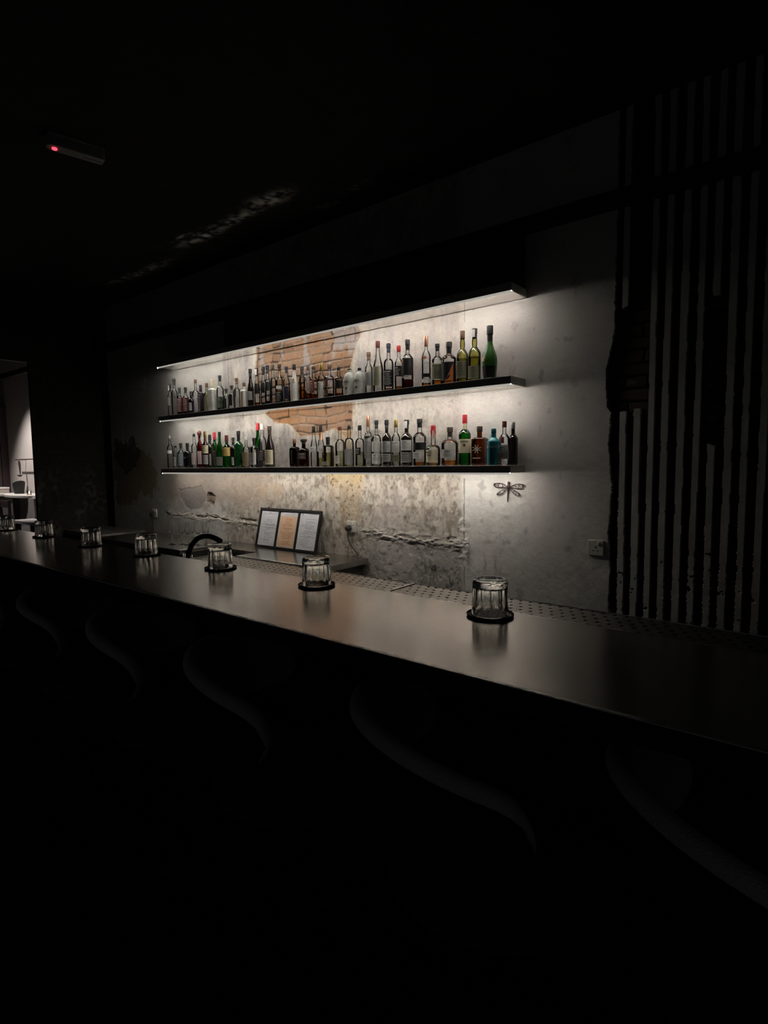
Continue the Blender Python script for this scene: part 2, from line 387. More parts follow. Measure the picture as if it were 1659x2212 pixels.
    cr = (np.abs(X-seam+.004*(n2-.5)) < .0035) & (fbm(Z*9, Z*0, 251, 2) > .42) & (Z < 2.4); A[cr] *= .42
    cr2 = (np.abs(X+4.33+.05*(n1-.5)) < .005) & (Z > 1.9) & (Z < 2.4); A[cr2] *= .5
    # --- plaster hacked off in upright channels towards the far end; dark brick shows between the strips
    edge_pts = [(.0,-.975),(.58,-.975),(.81,-.97),(1.02,-.985),(1.24,-.97),(1.39,-.98),(1.49,-.99),(1.66,-.982),(1.69,-1.0),(1.81,-1.012),(1.89,-1.01),(1.98,-.99),(2.1,-.972),(2.73,-.97),(3.3,-.97)]
    ez_, ex_ = zip(*edge_pts); eX = np.interp(Z, ez_, ex_)
    lathzone = X > eX+.010*wxf+.004*(n3-.5)
    starts = (-.935, -.867, -.799, -.731, -.660, -.588, -.522, -.455, -.384, -.315)
    starts = list(starts)+[-.315+.068*k for k in range(1, 29)]
    keep = np.zeros(len(X), bool)
    rag = .006*(fbm(X*3+5, Z*14, 261, 4)-.5)+.007*(fbm(X*2, Z*90, 271, 2)-.5)*sm(1.3, .8, Z)
    for i, s0 in enumerate(starts):
        w0 = .0325+.003*math.sin(i*2.1); wob = .006*(vnoise(Z*1.7+i*7.7, Z*0, 281+i)-.5)
        k = (X+rag+wob > s0) & (X-rag*.7+wob < s0+w0)
        if i == 0: k &= (Z > 2.205-.4*(s0+w0-X)) | ((Z < 1.665) & (Z < 9))
        if i == 1: k &= Z < 1.672
        if i == 6: k &= (Z > 2.18) | (Z < 1.483-.5*(X-s0-.006))
        if i in (12, 19, 23): k &= (Z > 2.1) | (Z < 1.5)
        keep |= k
    nub = (fbm(X*55, Z*50, 291, 2) > .83) & (Z < .95) & (Z > .55)
    gap = lathzone & ~(keep & ~nub)
    bcol_d = np.stack([.060+.05*(rnd-.5), .042+.03*(rnd-.5), .032+.02*(rnd-.5)], 1)*(1-.6*mort[:, None])
    bcol_d = lerp(bcol_d, (.17, .15, .13), .5*sm(.60, .70, n2))
    A[gap] = bcol_d[gap]; dy[gap] = (.024+.006*mort+.004*(n3-.5))[gap]
    strip = lathzone & ~gap; A[strip] *= .93
    # dark brick strip next to the pier
    dk = X < -6.57+.03*wx+.02*wxf; A[dk] = bcol_d[dk]*.6; dy[dk] = .015
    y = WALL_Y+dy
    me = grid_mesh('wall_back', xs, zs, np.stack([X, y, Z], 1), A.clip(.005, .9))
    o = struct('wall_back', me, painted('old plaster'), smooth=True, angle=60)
    o['label'] = 'patched old plaster wall with bare brick and hacked-off strips behind the bar'
    return o
wall_back()

def pier():
    """rough dark wall end at the passage"""
    ys = np.arange(2.428, WALL_Y+.03, .012); zs = np.arange(0, CEIL_Z+.01, .014)
    Y, Z = np.meshgrid(ys, zs); Y = Y.ravel(); Z = Z.ravel()
    n1 = fbm(Y*7, Z*6, 301); n2 = fbm(Y*28, Z*28, 311)
    A = np.tile(np.array((.035, .033, .030)), (len(Y), 1))*(1+.9*(n2-.5))[:, None]
    lt = sm(.52, .66, n1)*sm(1.5, 1.15, Z); A = A+(np.array((.11, .10, .09))-A)*(lt*sm(.35,.65,n2)*.8)[:, None]
    me = grid_mesh('wall_left', ys, zs, np.stack([PIER_X+.012*(n1-.5)+.012*(n2-.5), Y, Z], 1), A.clip(0, 1))
    o = struct('wall_left', me, painted('rough pier', amp=.3)); o['label'] = 'rough black wall end beside the passage'
    mb = MB().box(PIER_X-.06, PIER_X-.012, 2.432, 3.30, 0, CEIL_Z)
    c = obj('wall_core', mb, BLACK, o)
pier()
def ceiling():
    xs = np.arange(-12.2, XR+.03, .03); ys = np.arange(-2.0, 3.4, .03)
    xs = np.concatenate([np.arange(-12.2, -6.2, .08), np.arange(-6.2, -1.0, .016), np.arange(-1.0, XR+.05, .05)])
    ys = np.concatenate([np.arange(-2.0, 2.0, .08), np.arange(2.0, 3.36, .012)])
    X, Y = np.meshgrid(xs, ys); X = X.ravel(); Y = Y.ravel()
    n1 = fbm(X*4, Y*4, 401); n2 = fbm(X*16, Y*22, 411); n3 = fbm(X*50, Y*50, 421, 3)
    A = np.tile(np.array((.022, .021, .020)), (len(X), 1))*(1+.8*(n2-.5))[:, None]
    h = np.zeros_like(X)
    for (cx, cy, rx, ry, a) in ((-3.10,2.64,.16,.05,1), (-3.45,2.68,.3,.04,.7), (-3.98,2.71,.26,.045,.9), (-4.15,2.61,.16,.014,.8), (-5.1,2.82,.42,.05,.55), (-5.5,2.78,.14,.02,.6), (-2.5,2.9,.1,.03,.35), (-2.85,2.95,.1,.03,.3)):
        d = ((X+.12*(n1-.5)-cx)/rx)**2+((Y+.05*(n1-.5)-cy)/ry)**2
        m = np.exp(-d)*sm(.40, .62, n2*.6+n3*.4)*a; A = A+(np.array((.74, .71, .66))-A)*(m*1.0).clip(0, 1)[:, None]; h = np.maximum(h, m*.006)
    me = grid_mesh('ceiling', xs, ys, np.stack([X, Y, CEIL_Z-h+.004*(n1-.5)], 1), A.clip(0, 1))
    o = struct('ceiling', me, painted('flaking ceiling', amp=.3)); o['label'] = 'black ceiling with pale flaking patches'
    me.flip_normals()
ceiling()
struct('floor', MB().box(-12.2, XR+1, -2.0, 3.4, -.05, 0), CONCRETE)['label'] = 'dark screed floor'
# black steel rail carried along the top of the wall, and its run beyond the pier
struct('trim_1', MB().box(PIER_X+.05, XR, 3.08, 3.17, 2.70, 2.772), BLACK, bevel=.003)['label'] = 'black rail along the top of the wall'
struct('trim_2', MB().box(-12.0, PIER_X-.07, 3.06, 3.14, 2.70, 2.772), BLACK, bevel=.003)['label'] = 'black rail over the room beyond'
# header over the passage
struct('wall_header', MB().box(PIER_X-.06, PIER_X, .2, 2.45, 2.52, CEIL_Z), BLACK)['label'] = 'black header over the passage'

# --- the lit room beyond the passage
WARMWALL = pbr('pinkish limewash', (.50, .455, .43), .9, 0, .2, var=.10, scale=4, bump=.3, bscale=60)
struct('wall_far', MB().box(-12.2, PIER_X-.055, 3.30, 3.42, 0, CEIL_Z), WARMWALL)['label'] = 'pinkish wall of the room beyond'
struct('wall_end', MB().box(-12.3, -12.2, -2.0, 3.42, 0, CEIL_Z), WARMWALL)
d = struct('door_1', MB().box(-10.34, -10.27, 2.35, 3.20, 0, 2.05), pbr('brown door', (.115, .095, .085), .6, scale=6), bevel=.004)
obj('door_jamb', MB().box(-10.36, -10.24, 3.20, 3.30, 0, 2.35).box(-10.36, -10.24, 2.25, 2.35, 0, 2.15), pbr('dark jamb', (.06, .035, .04), .6), d)
obj('door_head', MB().box(-10.34, -10.25, 2.35, 3.20, 2.05, 2.085), WARMWALL, d)

def reception():
    wt = pbr('white stone top', (.66, .63, .60), .4); pn = pbr('grey brown panel', (.16, .145, .135), .7)
    t = thing('reception_desk', 'pale panelled counter with rounded white top in the lit room', 'counter', (-8.9, 3.0, 0))
    poly = [(-.48,.28),(-.48,.04)]+[(-.02-.46*math.cos(a), -.03-.12*math.sin(a)) for a in [k*math.pi/12 for k in range(0, 13)]]+[(.62,.0),(.62,.28)]
    obj('desk_top', MB().prism(poly, 1.0, 1.035, 'z'), wt, t, bevel=.004)
    obj('front_panel', MB().box(.10, .60, -.07, .26, 0, 1.0), pbr('lit desk panel', (.30, .27, .255), .7), t)
    obj('side_panel', MB().box(-.38, -.35, .0, .26, 0, 1.0), pn, t)
    b = thing('ice_bucket', 'black slanted bucket on the rounded white desk top', 'bucket', (-9.30, 3.10, 1.035))
    mb = MB().lathe([(.055,0),(.060,.002),(.075,.10),(.080,.15),(.076,.15),(.057,.012)], 20)
    for i, v in enumerate(mb.v):
        if v[2] > .08: mb.v[i] = (v[0], v[1], v[2]+v[0]*.5)
    obj('bucket_body', mb, BLACK, b)
    c = thing('candle', 'small lit candle glass on the rounded white desk', 'candle', (-8.70, 3.02, 1.035))
    obj('candle_glass', MB().lathe([(.026,0),(.028,.003),(.030,.055),(.027,.055),(.024,.008)], 16), thin_glass('candle glass', (.9, .85, .8)), c)
    obj('flame', MB().lathe([(.002,.022),(.008,.030),(.006,.042),(.001,.056)], 10), emit('flame', (1, .8, .6), 9), c)
    s = thing('low_table', 'white low table standing in front of the pale desk', 'table', (-7.95, 2.795, 0))
    obj('table_top', MB().box(-.36, .40, -.12, .12, .70, .74), pbr('white lacquer', (.78, .76, .74), .3), s, bevel=.004)
    for sx in (-.33, .36):
        for sy in (-.09, .09): obj('leg', MB().box(sx-.02, sx+.02, sy-.02, sy+.02, 0, .70), BLACK, s)
    k = thing('side_cabinet', 'pale cabinet behind the small sofa stack beside the door', 'cabinet', (-9.78, 2.95, 0))
    obj('cabinet_body', MB().box(-.3, .25, -.12, .25, 0, 1.0), pn, k); obj('cabinet_top', MB().box(-.32, .27, -.14, .25, 1.0, 1.03), wt, k)
    bx = thing('storage_box', 'flat box with white lid on the pale cabinet', 'box', (-9.92, 3.06, 1.03))
    obj('box_body', MB().box(-.12, .1, -.08, .08, 0, .07), pbr('card box', (.33, .29, .26), .8), bx); obj('box_lid', MB().box(-.125, .105, -.085, .085, .07, .09), wt, bx)
    st = thing('chair', 'dark open-backed chair in front of the pale cabinet', 'chair', (-8.75, 2.62, 0))
    dm = pbr('dark stained wood', (.05, .03, .03), .5)
    for sx in (-.16, .16): obj('leg', MB().box(sx-.015, sx+.015, .10, .13, 0, .98), dm, st); obj('leg', MB().box(sx-.015, sx+.015, -.2, -.17, 0, .45), dm, st)
    obj('seat', MB().box(-.18, .18, -.21, .14, .45, .49), dm, st, bevel=.005)
    obj('backrest_slat', MB().box(-.16, .16, .105, .125, .88, .97), dm, st); obj('backrest_slat', MB().box(-.16, .16, .105, .125, .62, .68), dm, st)
    # towel rail with a corkscrew hung from it
    rl = thing('wall_rail', 'thin dark bracket rail fixed to the pinkish wall', 'rail', (-9.25, 3.30, 1.53))
    rm = pbr('bronze rail', (.10, .06, .055), .45, .7)
    obj('rail_bar', MB().tube([(-.42,-.10,0),(.5,-.10,0)], .008), rm, rl); obj('bracket', MB().tube([(-.30,0,0),(-.30,-.10,0)], .007), rm, rl); obj('bracket', MB().tube([(.4,0,0),(.4,-.10,0)], .007), rm, rl)
    hk = thing('ladle', 'dark ladle hanging from the bracket rail', 'utensil', (-9.52, 3.195, 1.53))
    obj('handle', MB().tube([(0,0,.0),(.015,-.005,-.02),(.012,0,-.06),(.02,0,-.12),(.022,0,-.22)], [.006,.012,.016,.012,.006]), rm, hk)
    obj('bowl', MB().lathe([(.002,-.028),(.022,-.022),(.034,-.006),(.036,0),(.032,0),(.02,-.017)], 14, (.0,0,-.225)), rm, hk)
    # the lamp that lights this room
    lp = thing('ceiling_spotlight', 'black spotlight can on the ceiling of the room beyond', 'lamp', (-9.15, 2.45, CEIL_Z))
    obj('lamp_can', MB().lathe([(.05,-.02),(.05,-.16),(.044,-.16),(.044,-.03)][::-1]+[(.05,0)], 20), BLACK, lp)
    ld = bpy.data.lights.new('spot_lamp', 'SPOT'); ld.energy = SPOT_POWER; ld.color = (1, .93, .88); ld.spot_size = R_(70); ld.spot_blend = .8; ld.shadow_soft_size = .04
    lo = bpy.data.objects.new('spot_lamp', ld); COL.objects.link(lo); lo.parent = lp; lo.location = (0, 0, -.17); lo.rotation_euler = (R_(15), 0, 0)
reception()

# ------------------------------------------------------------------ lit shelves
LEDM = emit('led strip', LED_COLOR, LED_POWER)
DIFF = emit('led edge glow', LED_COLOR, .38)
SX0, SX1 = -5.165, -1.466
def shelf(name, label, zb, zt):
    t = thing(name, label, 'shelf', ((SX0+SX1)/2, 3.05, zb), 0, 'lit wall shelves')
    ox, oy, oz = t.location
    def L(mb): mb.v = [(x-ox, y-oy, z-oz) for x, y, z in mb.v]; return mb
    obj('shelf_board', L(MB().box(SX0, SX1, 2.955, 3.146, zb+.003, zt)), DARKMETAL, t, bevel=.0015)
    obj('underside_panel', L(MB().box(SX0+.02, SX1-.004, 2.976, 3.142, zb, zb+.003)), MIRRORSTEEL, t)
    a, b = SX0+.004, SX1-.006
    n0, n1 = math.sin(R_(38)), -math.cos(R_(38))                # the strip faces down and a little towards the wall
    cy, cz, hw, th = 2.9705, zb-.0018, .0062, .0010
    poly = [(cy+n1*hw, cz-n0*hw), (cy-n1*hw, cz+n0*hw), (cy-n1*hw-n0*th, cz+n0*hw-n1*th), (cy+n1*hw-n0*th, cz-n0*hw-n1*th)]
    ls = MB(); NSEG = 48
    for k in range(NSEG): ls.prism(poly, a+(b-.004-a)*k/NSEG, a+(b-.004-a)*(k+.985)/NSEG, 'x')
    obj('led_strip', L(ls), LEDM, t, smooth=False)
    obj('led_channel', L(MB().prism([(2.956, zb+.003), (2.956, zb-.0065), (2.9572, zb-.0078), (2.9628, zb-.0078), (2.9632, zb-.0066), (2.9618, zb-.0058), (2.9610, zb+.003)], a+.022, b, 'x').box(b-.0025, b, 2.9620, 2.978, zb-.0074, zb-.0002)), DIFF, t, smooth=False)
    for x in (SX0+.5, (SX0+SX1)/2, SX1-.03): obj('bracket', L(MB().box(x-.012, x+.012, 3.140, 3.185, zb+.008, zt-.006)), BLACK, t)
    return t
shelf('wall_shelf', 'empty black shelf topping the row, light strip below its front edge', 2.345, 2.392)
shelf('wall_shelf', 'middle black wall shelf holding the upper bottle row', 1.838, 1.884)
shelf('wall_shelf', 'lowest black wall shelf holding the lower bottle row', 1.340, 1.385)

def overhead_cabinet():
    t = thing('overhead_cabinet', 'black three-door cabinet standing over the empty top shelf', 'cabinet', (-2.0, 3.045, 2.3925))
    mk = pbr('black lacquer doors', (.014, .014, .013), .35, 0, .4)
    obj('cabinet_body', MB().box(-2.10, .530, -.075, .095, .0, .30), BLACK, t)
    for x0, x1 in ((-.263, -.022), (-.016, .247), (.253, .484)): obj('door', MB().box(x0, x1, -.094, -.081, .006, .300), mk, t, bevel=.002)
overhead_cabinet()

# ------------------------------------------------------------------ bar
BZ = 1.055
def bar():
    t = thing('bar_counter', 'long dark steel-topped bar running past the row of stools', 'bar', (-1.6, 1.0, 0))
    def L(mb): mb.v = [(x+1.6, y-1.0, z) for x, y, z in mb.v]; return mb
    obj('countertop', L(MB().box(-4.9, XR, .788, 1.188, BZ-.004, BZ)), STEEL, t, bevel=.0008)
    obj('counter_core', L(MB().box(-4.9, XR, .786, 1.187, 1.018, BZ-.0042)), BLACK, t)
    obj('front_edge_trim', L(MB().prism([(.7852, BZ-.0015), (.7852, BZ+.0001), (.7912, BZ+.0006), (.7912, BZ-.001), (.7880, BZ-.0015)], -4.9, XR, 'x')), POLISHED, t, smooth=False)  # top facet tilted so the edge shows a bright line
    obj('front_panel', L(MB().box(-4.9, XR, 1.14, 1.18, 0, 1.018)), BLACK, t)
    obj('foot_rail', L(MB().tube([(-4.9, 1.02, .22), (XR, 1.02, .22)], .018, 12)), BLACK, t)
    for x in (-4.4, -3.2, -2.0, -.8, .4, 1.4): obj('rail_bracket', L(MB().box(x-.01, x+.01, 1.02, 1.14, .215, .225)), BLACK, t)
bar()
def drip_rail(x0, x1, label):
    t = thing('drip_rail', label, 'drip rail', (x0, 1.19, 1.0), 0, 'perforated drip rails along the bar')
    L = x1-x0; D = .133; H = BZ-1.0-.002
    nx = max(4, int(L/.0255)); px = L/nx; ny = 5; py = D/ny; r = .0046
    V = []; F = []; n = 8
    vid = {}
    def vert(x, y):
        k = (round(x, 5), round(y, 5))
        if k not in vid: vid[k] = len(V); V.append((x, y, H))
        return vid[k]
    for i in range(nx):
        for j in range(ny):
            x, y = i*px, j*py; cx, cy = x+px/2+(.25*px if j % 2 else -.25*px)*.9, y+py/2
            ring = [vert(x, y), vert(x+px/2, y), vert(x+px, y), vert(x+px, y+py/2), vert(x+px, y+py), vert(x+px/2, y+py), vert(x, y+py), vert(x, y+py/2)]
            hole = []
            for k in range(n):
                a = -3*math.pi/4+2*math.pi*k/n; hole.append(len(V)); V.append((cx+r*math.cos(a), cy+r*math.sin(a), H))
            for k in range(n): F.append((ring[k], ring[(k+1) % n], hole[(k+1) % n], hole[k]))
    mb = MB(); mb.v = V; mb.f = F
    o = obj('perforated_plate', mb, pbr('drip plate steel', (.40, .38, .35), .34, 1.), t, smooth=False)
    s = o.modifiers.new('sheet', 'SOLIDIFY'); s.thickness = .0012; s.offset = -1
    obj('drip_tray', MB().box(.002, L-.002, .002, D-.001, -.002, .004).box(.002, L-.002, -.0, .002, 0, H).box(.002, L-.002, D-.002, D, 0, H), BLACK, t)
    obj('rail_lip', MB().prism([(-.0022, H+.0018), (-.0022, H+.0022), (.0034, H+.0027), (.0034, H-.001), (.0, H-.001)], 0, L, 'x').prism([(D-.003, H-.001), (D-.003, H+.0014), (D, H+.001), (D, H-.001)], 0, L, 'x'), POLISHED, t, smooth=False)
    obj('end_trim', MB().box(-.002, .006, .0035, D-.003, H-.004, H+.0022), POLISHED, t)
drip_rail(-1.90, -.962, 'perforated steel drip rail between the tap and the raised joint')
drip_rail(-.958, XR, 'perforated steel drip rail from the raised joint past the striped wall')

# under-bar sink unit with the black tap
def sink():
    t = thing('underbar_sink', 'steel under-bar sink unit hidden low behind the bar', 'sink', (-2.4, 1.55, 0))
    obj('sink_cabinet', MB().box(-.55, .45, -.32, .25, 0, .86), DARKMETAL, t)
    obj('sink_rim', MB().box(-.55, .45, -.32, -.10, .86, .875).box(-.55, .45, .2, .25, .86, .875).box(-.55, -.5, -.1, .2, .86, .875).box(.4, .45, -.1, .2, .86, .875), STEEL, t)
    f = thing('tap', 'black arched tap rising behind the bar between two tumblers', 'tap', (-2.372, 1.47, .875))
    pts = [(0, 0, 0), (0, 0, .05)]
    for (x, z) in ((-.002,.085),(.012,.128),(.036,.165),(.070,.193),(.110,.207),(.150,.209),(.185,.202),(.218,.190)): pts.append((x, .03*(x/.2), z))
    obj('spout', MB().tube(pts, [.0115]*(len(pts)-3)+[.0115, .0118, .0125], 14), BLACK, f)
    obj('tap_base', MB().lathe([(.024,0),(.024,.012),(.016,.02),(.016,.04)], 20), BLACK, f)
    obj('lever', MB().tube([(0,-.014,.03),(-.01,-.06,.05)], .005), BLACK, f)
sink()

# ------------------------------------------------------------------ back counter
CZ = .711
def back_counter():
    cs = pbr('worn steel worktop', (.40, .385, .36), .24, 1., scale=10)
    dk = pbr('grey steel front', (.10, .095, .085), .5, .6)
    t = thing('back_counter', 'steel back counter under the shelves with sink cut-out', 'counter', (-4.2, 2.9, 0))
    def L(mb): mb.v = [(x+4.2, y-2.9, z) for x, y, z in mb.v]; return mb
    poly = [(-5.74, 2.545), (-4.24, 2.56), (-4.24, 2.86), (-3.62, 2.86), (-3.62, 2.66), (-2.70, 2.665), (-2.70, 3.155), (-5.74, 3.155)]
    obj('worktop', L(MB().prism(poly, CZ-.042, CZ, 'z')), cs, t, bevel=.002, smooth=False)
    obj('cabinet_body', L(MB().box(-5.72, -4.26, 2.60, 3.15, 0, CZ-.042).box(-4.26, -3.6, 2.88, 3.15, 0, CZ-.042).box(-3.60, -2.76, 2.70, 3.15, 0, CZ-.042)), dk, t)
    obj('sink_basin', L(MB().box(-4.235, -3.625, 2.66, 2.855, .40, .42).box(-4.235, -4.222, 2.66, 2.855, .42, .69).box(-3.638, -3.625, 2.66, 2.855, .42, .69).box(-4.222, -3.638, 2.66, 2.67, .42, .64)), cs, t)
    u = thing('ice_chest', 'low steel chest counter standing in the corner by the pier', 'cabinet', (-6.3, 2.9, 0))
    obj('chest_top', MB().box(-.46, .40, -.22, .255, CZ-.045, CZ), pbr('dull steel lid', (.22, .21, .195), .5, .6), u, bevel=.003)
    obj('chest_body', MB().box(-.44, .38, -.19, .25, 0, CZ-.045), BLACK, u)
    rk = thing('dish_rack', 'pale wire rack of upright slats below the wine glasses', 'rack', (-4.17, 2.60, .40))
    wm = pbr('white coated wire', (.55, .53, .5), .4)
    obj('rack_base', MB().tube([(-.05,-.03,.003),(.09,-.03,.003),(.09,.03,.003),(-.05,.03,.003),(-.05,-.03,.003)], .003), wm, rk)
    for k in range(6): obj('slat', MB().box(-.05+.026*k, -.042+.026*k, -.03, -.022, 0, .285), wm, rk)
    for i, (x, y) in enumerate(((-3.97, 2.765), (-3.92, 2.765))):
        b = thing('muddler', ('black bar tool handle standing in the sink, nearer the glasses', 'black bar tool handle standing in the sink beside its twin')[i], 'bar tool', (x, y, .42), 0, 'bar tools standing in the sink')
        obj('shaft', MB().lathe([(.012,0),(.012,.22),(.010,.30),(.013,.335),(.008,.345)], 12), BLACK, b)
back_counter()

# stemmed glasses drying upright on the counter
WG = solid_glass('wine glass', (.98, .98, .98))
def wine_glass():
    t = thing('wine_glass', '', 'glass', (0,0,CZ), 0, 'stemmed glasses on the back counter')
    obj('bowl', MB().lathe([(.004,.092),(.012,.096),(.021,.108),(.0275,.128),(.029,.150),(.0275,.185),(.025,.208),(.0243,.208),(.0267,.185),(.028,.150),(.0262,.129),(.0195,.110),(.010,.100),(.001,.098)], 28, cap=False), WG, t)
    obj('stem', MB().lathe([(.0055,.006),(.0035,.014),(.003,.05),(.0036,.085),(.006,.093)], 14), WG, t)
    obj('foot', MB().lathe([(.033,0),(.0335,.0015),(.020,.0045),(.0055,.008)], 28), WG, t)
    return t
w0 = None
spots = ((-4.62,2.719,'at the pier end of its row'),(-4.549,2.775,'next to the one at the pier end'),(-4.503,2.845,'standing third along its row'),(-4.462,2.781,'in front of the middle of its row'),
         (-4.398,2.838,'just behind the arch of the tap'),(-4.372,2.905,'at the back of its row'),(-4.316,2.86,'nearest the menu board'))
spots = spots[:6]+((-4.316,2.86,'standing closest to the menu board end'),)
for x, y, w in spots:
    lab = 'clear stemmed glass '+w.replace('closest to', 'at')
    if w0 is None: w0 = wine_glass(); w0.location = (x, y, CZ); w0['label'] = lab
    else: dup(w0, (x, y, CZ), lab)

# ------------------------------------------------------------------ tumblers and coasters
GLASS = solid_glass('cut tumbler glass', (.97, .98, .97))
def tumbler_mesh():
    NP, SUB = 12, 6; n = NP*SUB
    def ring(R, z, flute):
        out = []
        for k in range(n):
            a = 2*math.pi*k/n; q = (a % (2*math.pi/NP))-math.pi/NP
            poly = math.cos(math.pi/NP)/math.cos(q)
            out.append((R*(1-flute+flute*(poly-.030*math.cos(q*NP/2)**2))*math.cos(a), R*(1-flute+flute*(poly-.030*math.cos(q*NP/2)**2))*math.sin(a), z))
        return out
    rings = [ring(.0408,.0006,0), ring(.0412,.0015,0), ring(.0412,.012,0), ring(.0412,.016,.7), ring(.0409,.022,1), ring(.0400,.062,1), ring(.0398,.068,.7), ring(.0400,.071,.1), ring(.0396,.0765,.1), ring(.0380,.0795,0),
             ring(.0310,.0805,0), ring(.0295,.0792,0), ring(.020,.0778,0), ring(.004,.0774,0)]
    inner = [ring(.004,.0635,0), ring(.026,.0632,0), ring(.0335,.0610,0), ring(.0355,.056,0), ring(.0375,.015,0), ring(.0388,.0015,0), ring(.0394,.0006,0)]
    mb = MB(); V = []; F = []
    for r in rings+inner: V += r
    m = len(rings)+len(inner)
    for i in range(m-1):
        if i == len(rings)-1: continue
        for k in range(n): F.append((i*n+k, i*n+(k+1) % n, (i+1)*n+(k+1) % n, (i+1)*n+k))
    for k in range(n): F.append(((m-1)*n+k, (m-1)*n+(k+1) % n, (k+1) % n, k))
    a = (len(rings)-1)*n; F.append(tuple(range(a, a+n))); b = len(rings)*n; F.append(tuple(range(b+n-1, b-1, -1)))
    return mb.add(V, F)
def coaster_pattern():
    if 'coaster' in MATS: return MATS['coaster']
    m, nt, N, L = nm('coaster')
    out = N.new('ShaderNodeOutputMaterial'); b = N.new('ShaderNodeBsdfPrincipled'); L.new(b.outputs[0], out.inputs[0])
    tc = N.new('ShaderNodeTexCoord'); wv = N.new('ShaderNodeTexWave'); wv.wave_type = 'RINGS'; wv.inputs['Scale'].default_value = 38; wv.inputs['Distortion'].default_value = 9; wv.inputs['Detail'].default_value = 1; wv.inputs['Detail Scale'].default_value = 2.4
    L.new(tc.outputs['Object'], wv.inputs['Vector'])
    cr = N.new('ShaderNodeValToRGB'); cr.color_ramp.elements[0].position = .55; cr.color_ramp.elements[0].color = (.012,.013,.018,1); cr.color_ramp.elements[1].position = .72; cr.color_ramp.elements[1].color = (.22,.225,.26,1)
    L.new(wv.outputs['Fac'], cr.inputs[0]); L.new(cr.outputs[0], b.inputs['Base Color']); b.inputs['Roughness'].default_value = .55
    MATS['coaster'] = m
    return m
places = [(-.610,'closest to the striped wall end of the bar'), (-1.163,'second along from the striped wall end'), (-1.626,'beside the black arched tap'), (-2.122,'fourth along from the striped wall end'),
          (-2.574,'fifth along, before the steel corner chest'), (-3.127,'sixth along, in front of the black pier'), (-3.656,'at the far passage end of the bar')]
g0 = c0 = None
for i, (x, w) in enumerate(places):
    y = (1.134, 1.129, 1.131, 1.138, 1.127, 1.142, 1.144)[i]
    gl, cl = 'upturned fluted glass tumbler on the bar, '+w, 'round black rimmed coaster under the tumbler '+w
    if i == 0:
        c0 = thing('coaster', cl, 'coaster', (x, y, BZ), 0, 'coasters along the bar')
        obj('coaster_dish', MB().lathe([(.0495,0),(.0518,.0008),(.0533,.0046),(.0528,.0060),(.0516,.0058),(.0500,.0030),(.047,.0026),(.001,.0026)], 56), BLACK, c0)
        obj('patterned_pad', MB().lathe([(.0490,.0026),(.0490,.0032),(.001,.0032)], 48), coaster_pattern(), c0)
        g0 = tag(obj('glass_tumbler', tumbler_mesh(), GLASS, loc=(x, y, BZ+.0033), angle=24), gl, 'glass', 'upturned tumblers along the bar')
        g0.rotation_euler = (0, 0, .15)
    else:
        dup(c0, (x, y, BZ), cl, rz=i*1.3)
        dup(g0, (x, y, BZ+.0033), gl, rz=i*.37)

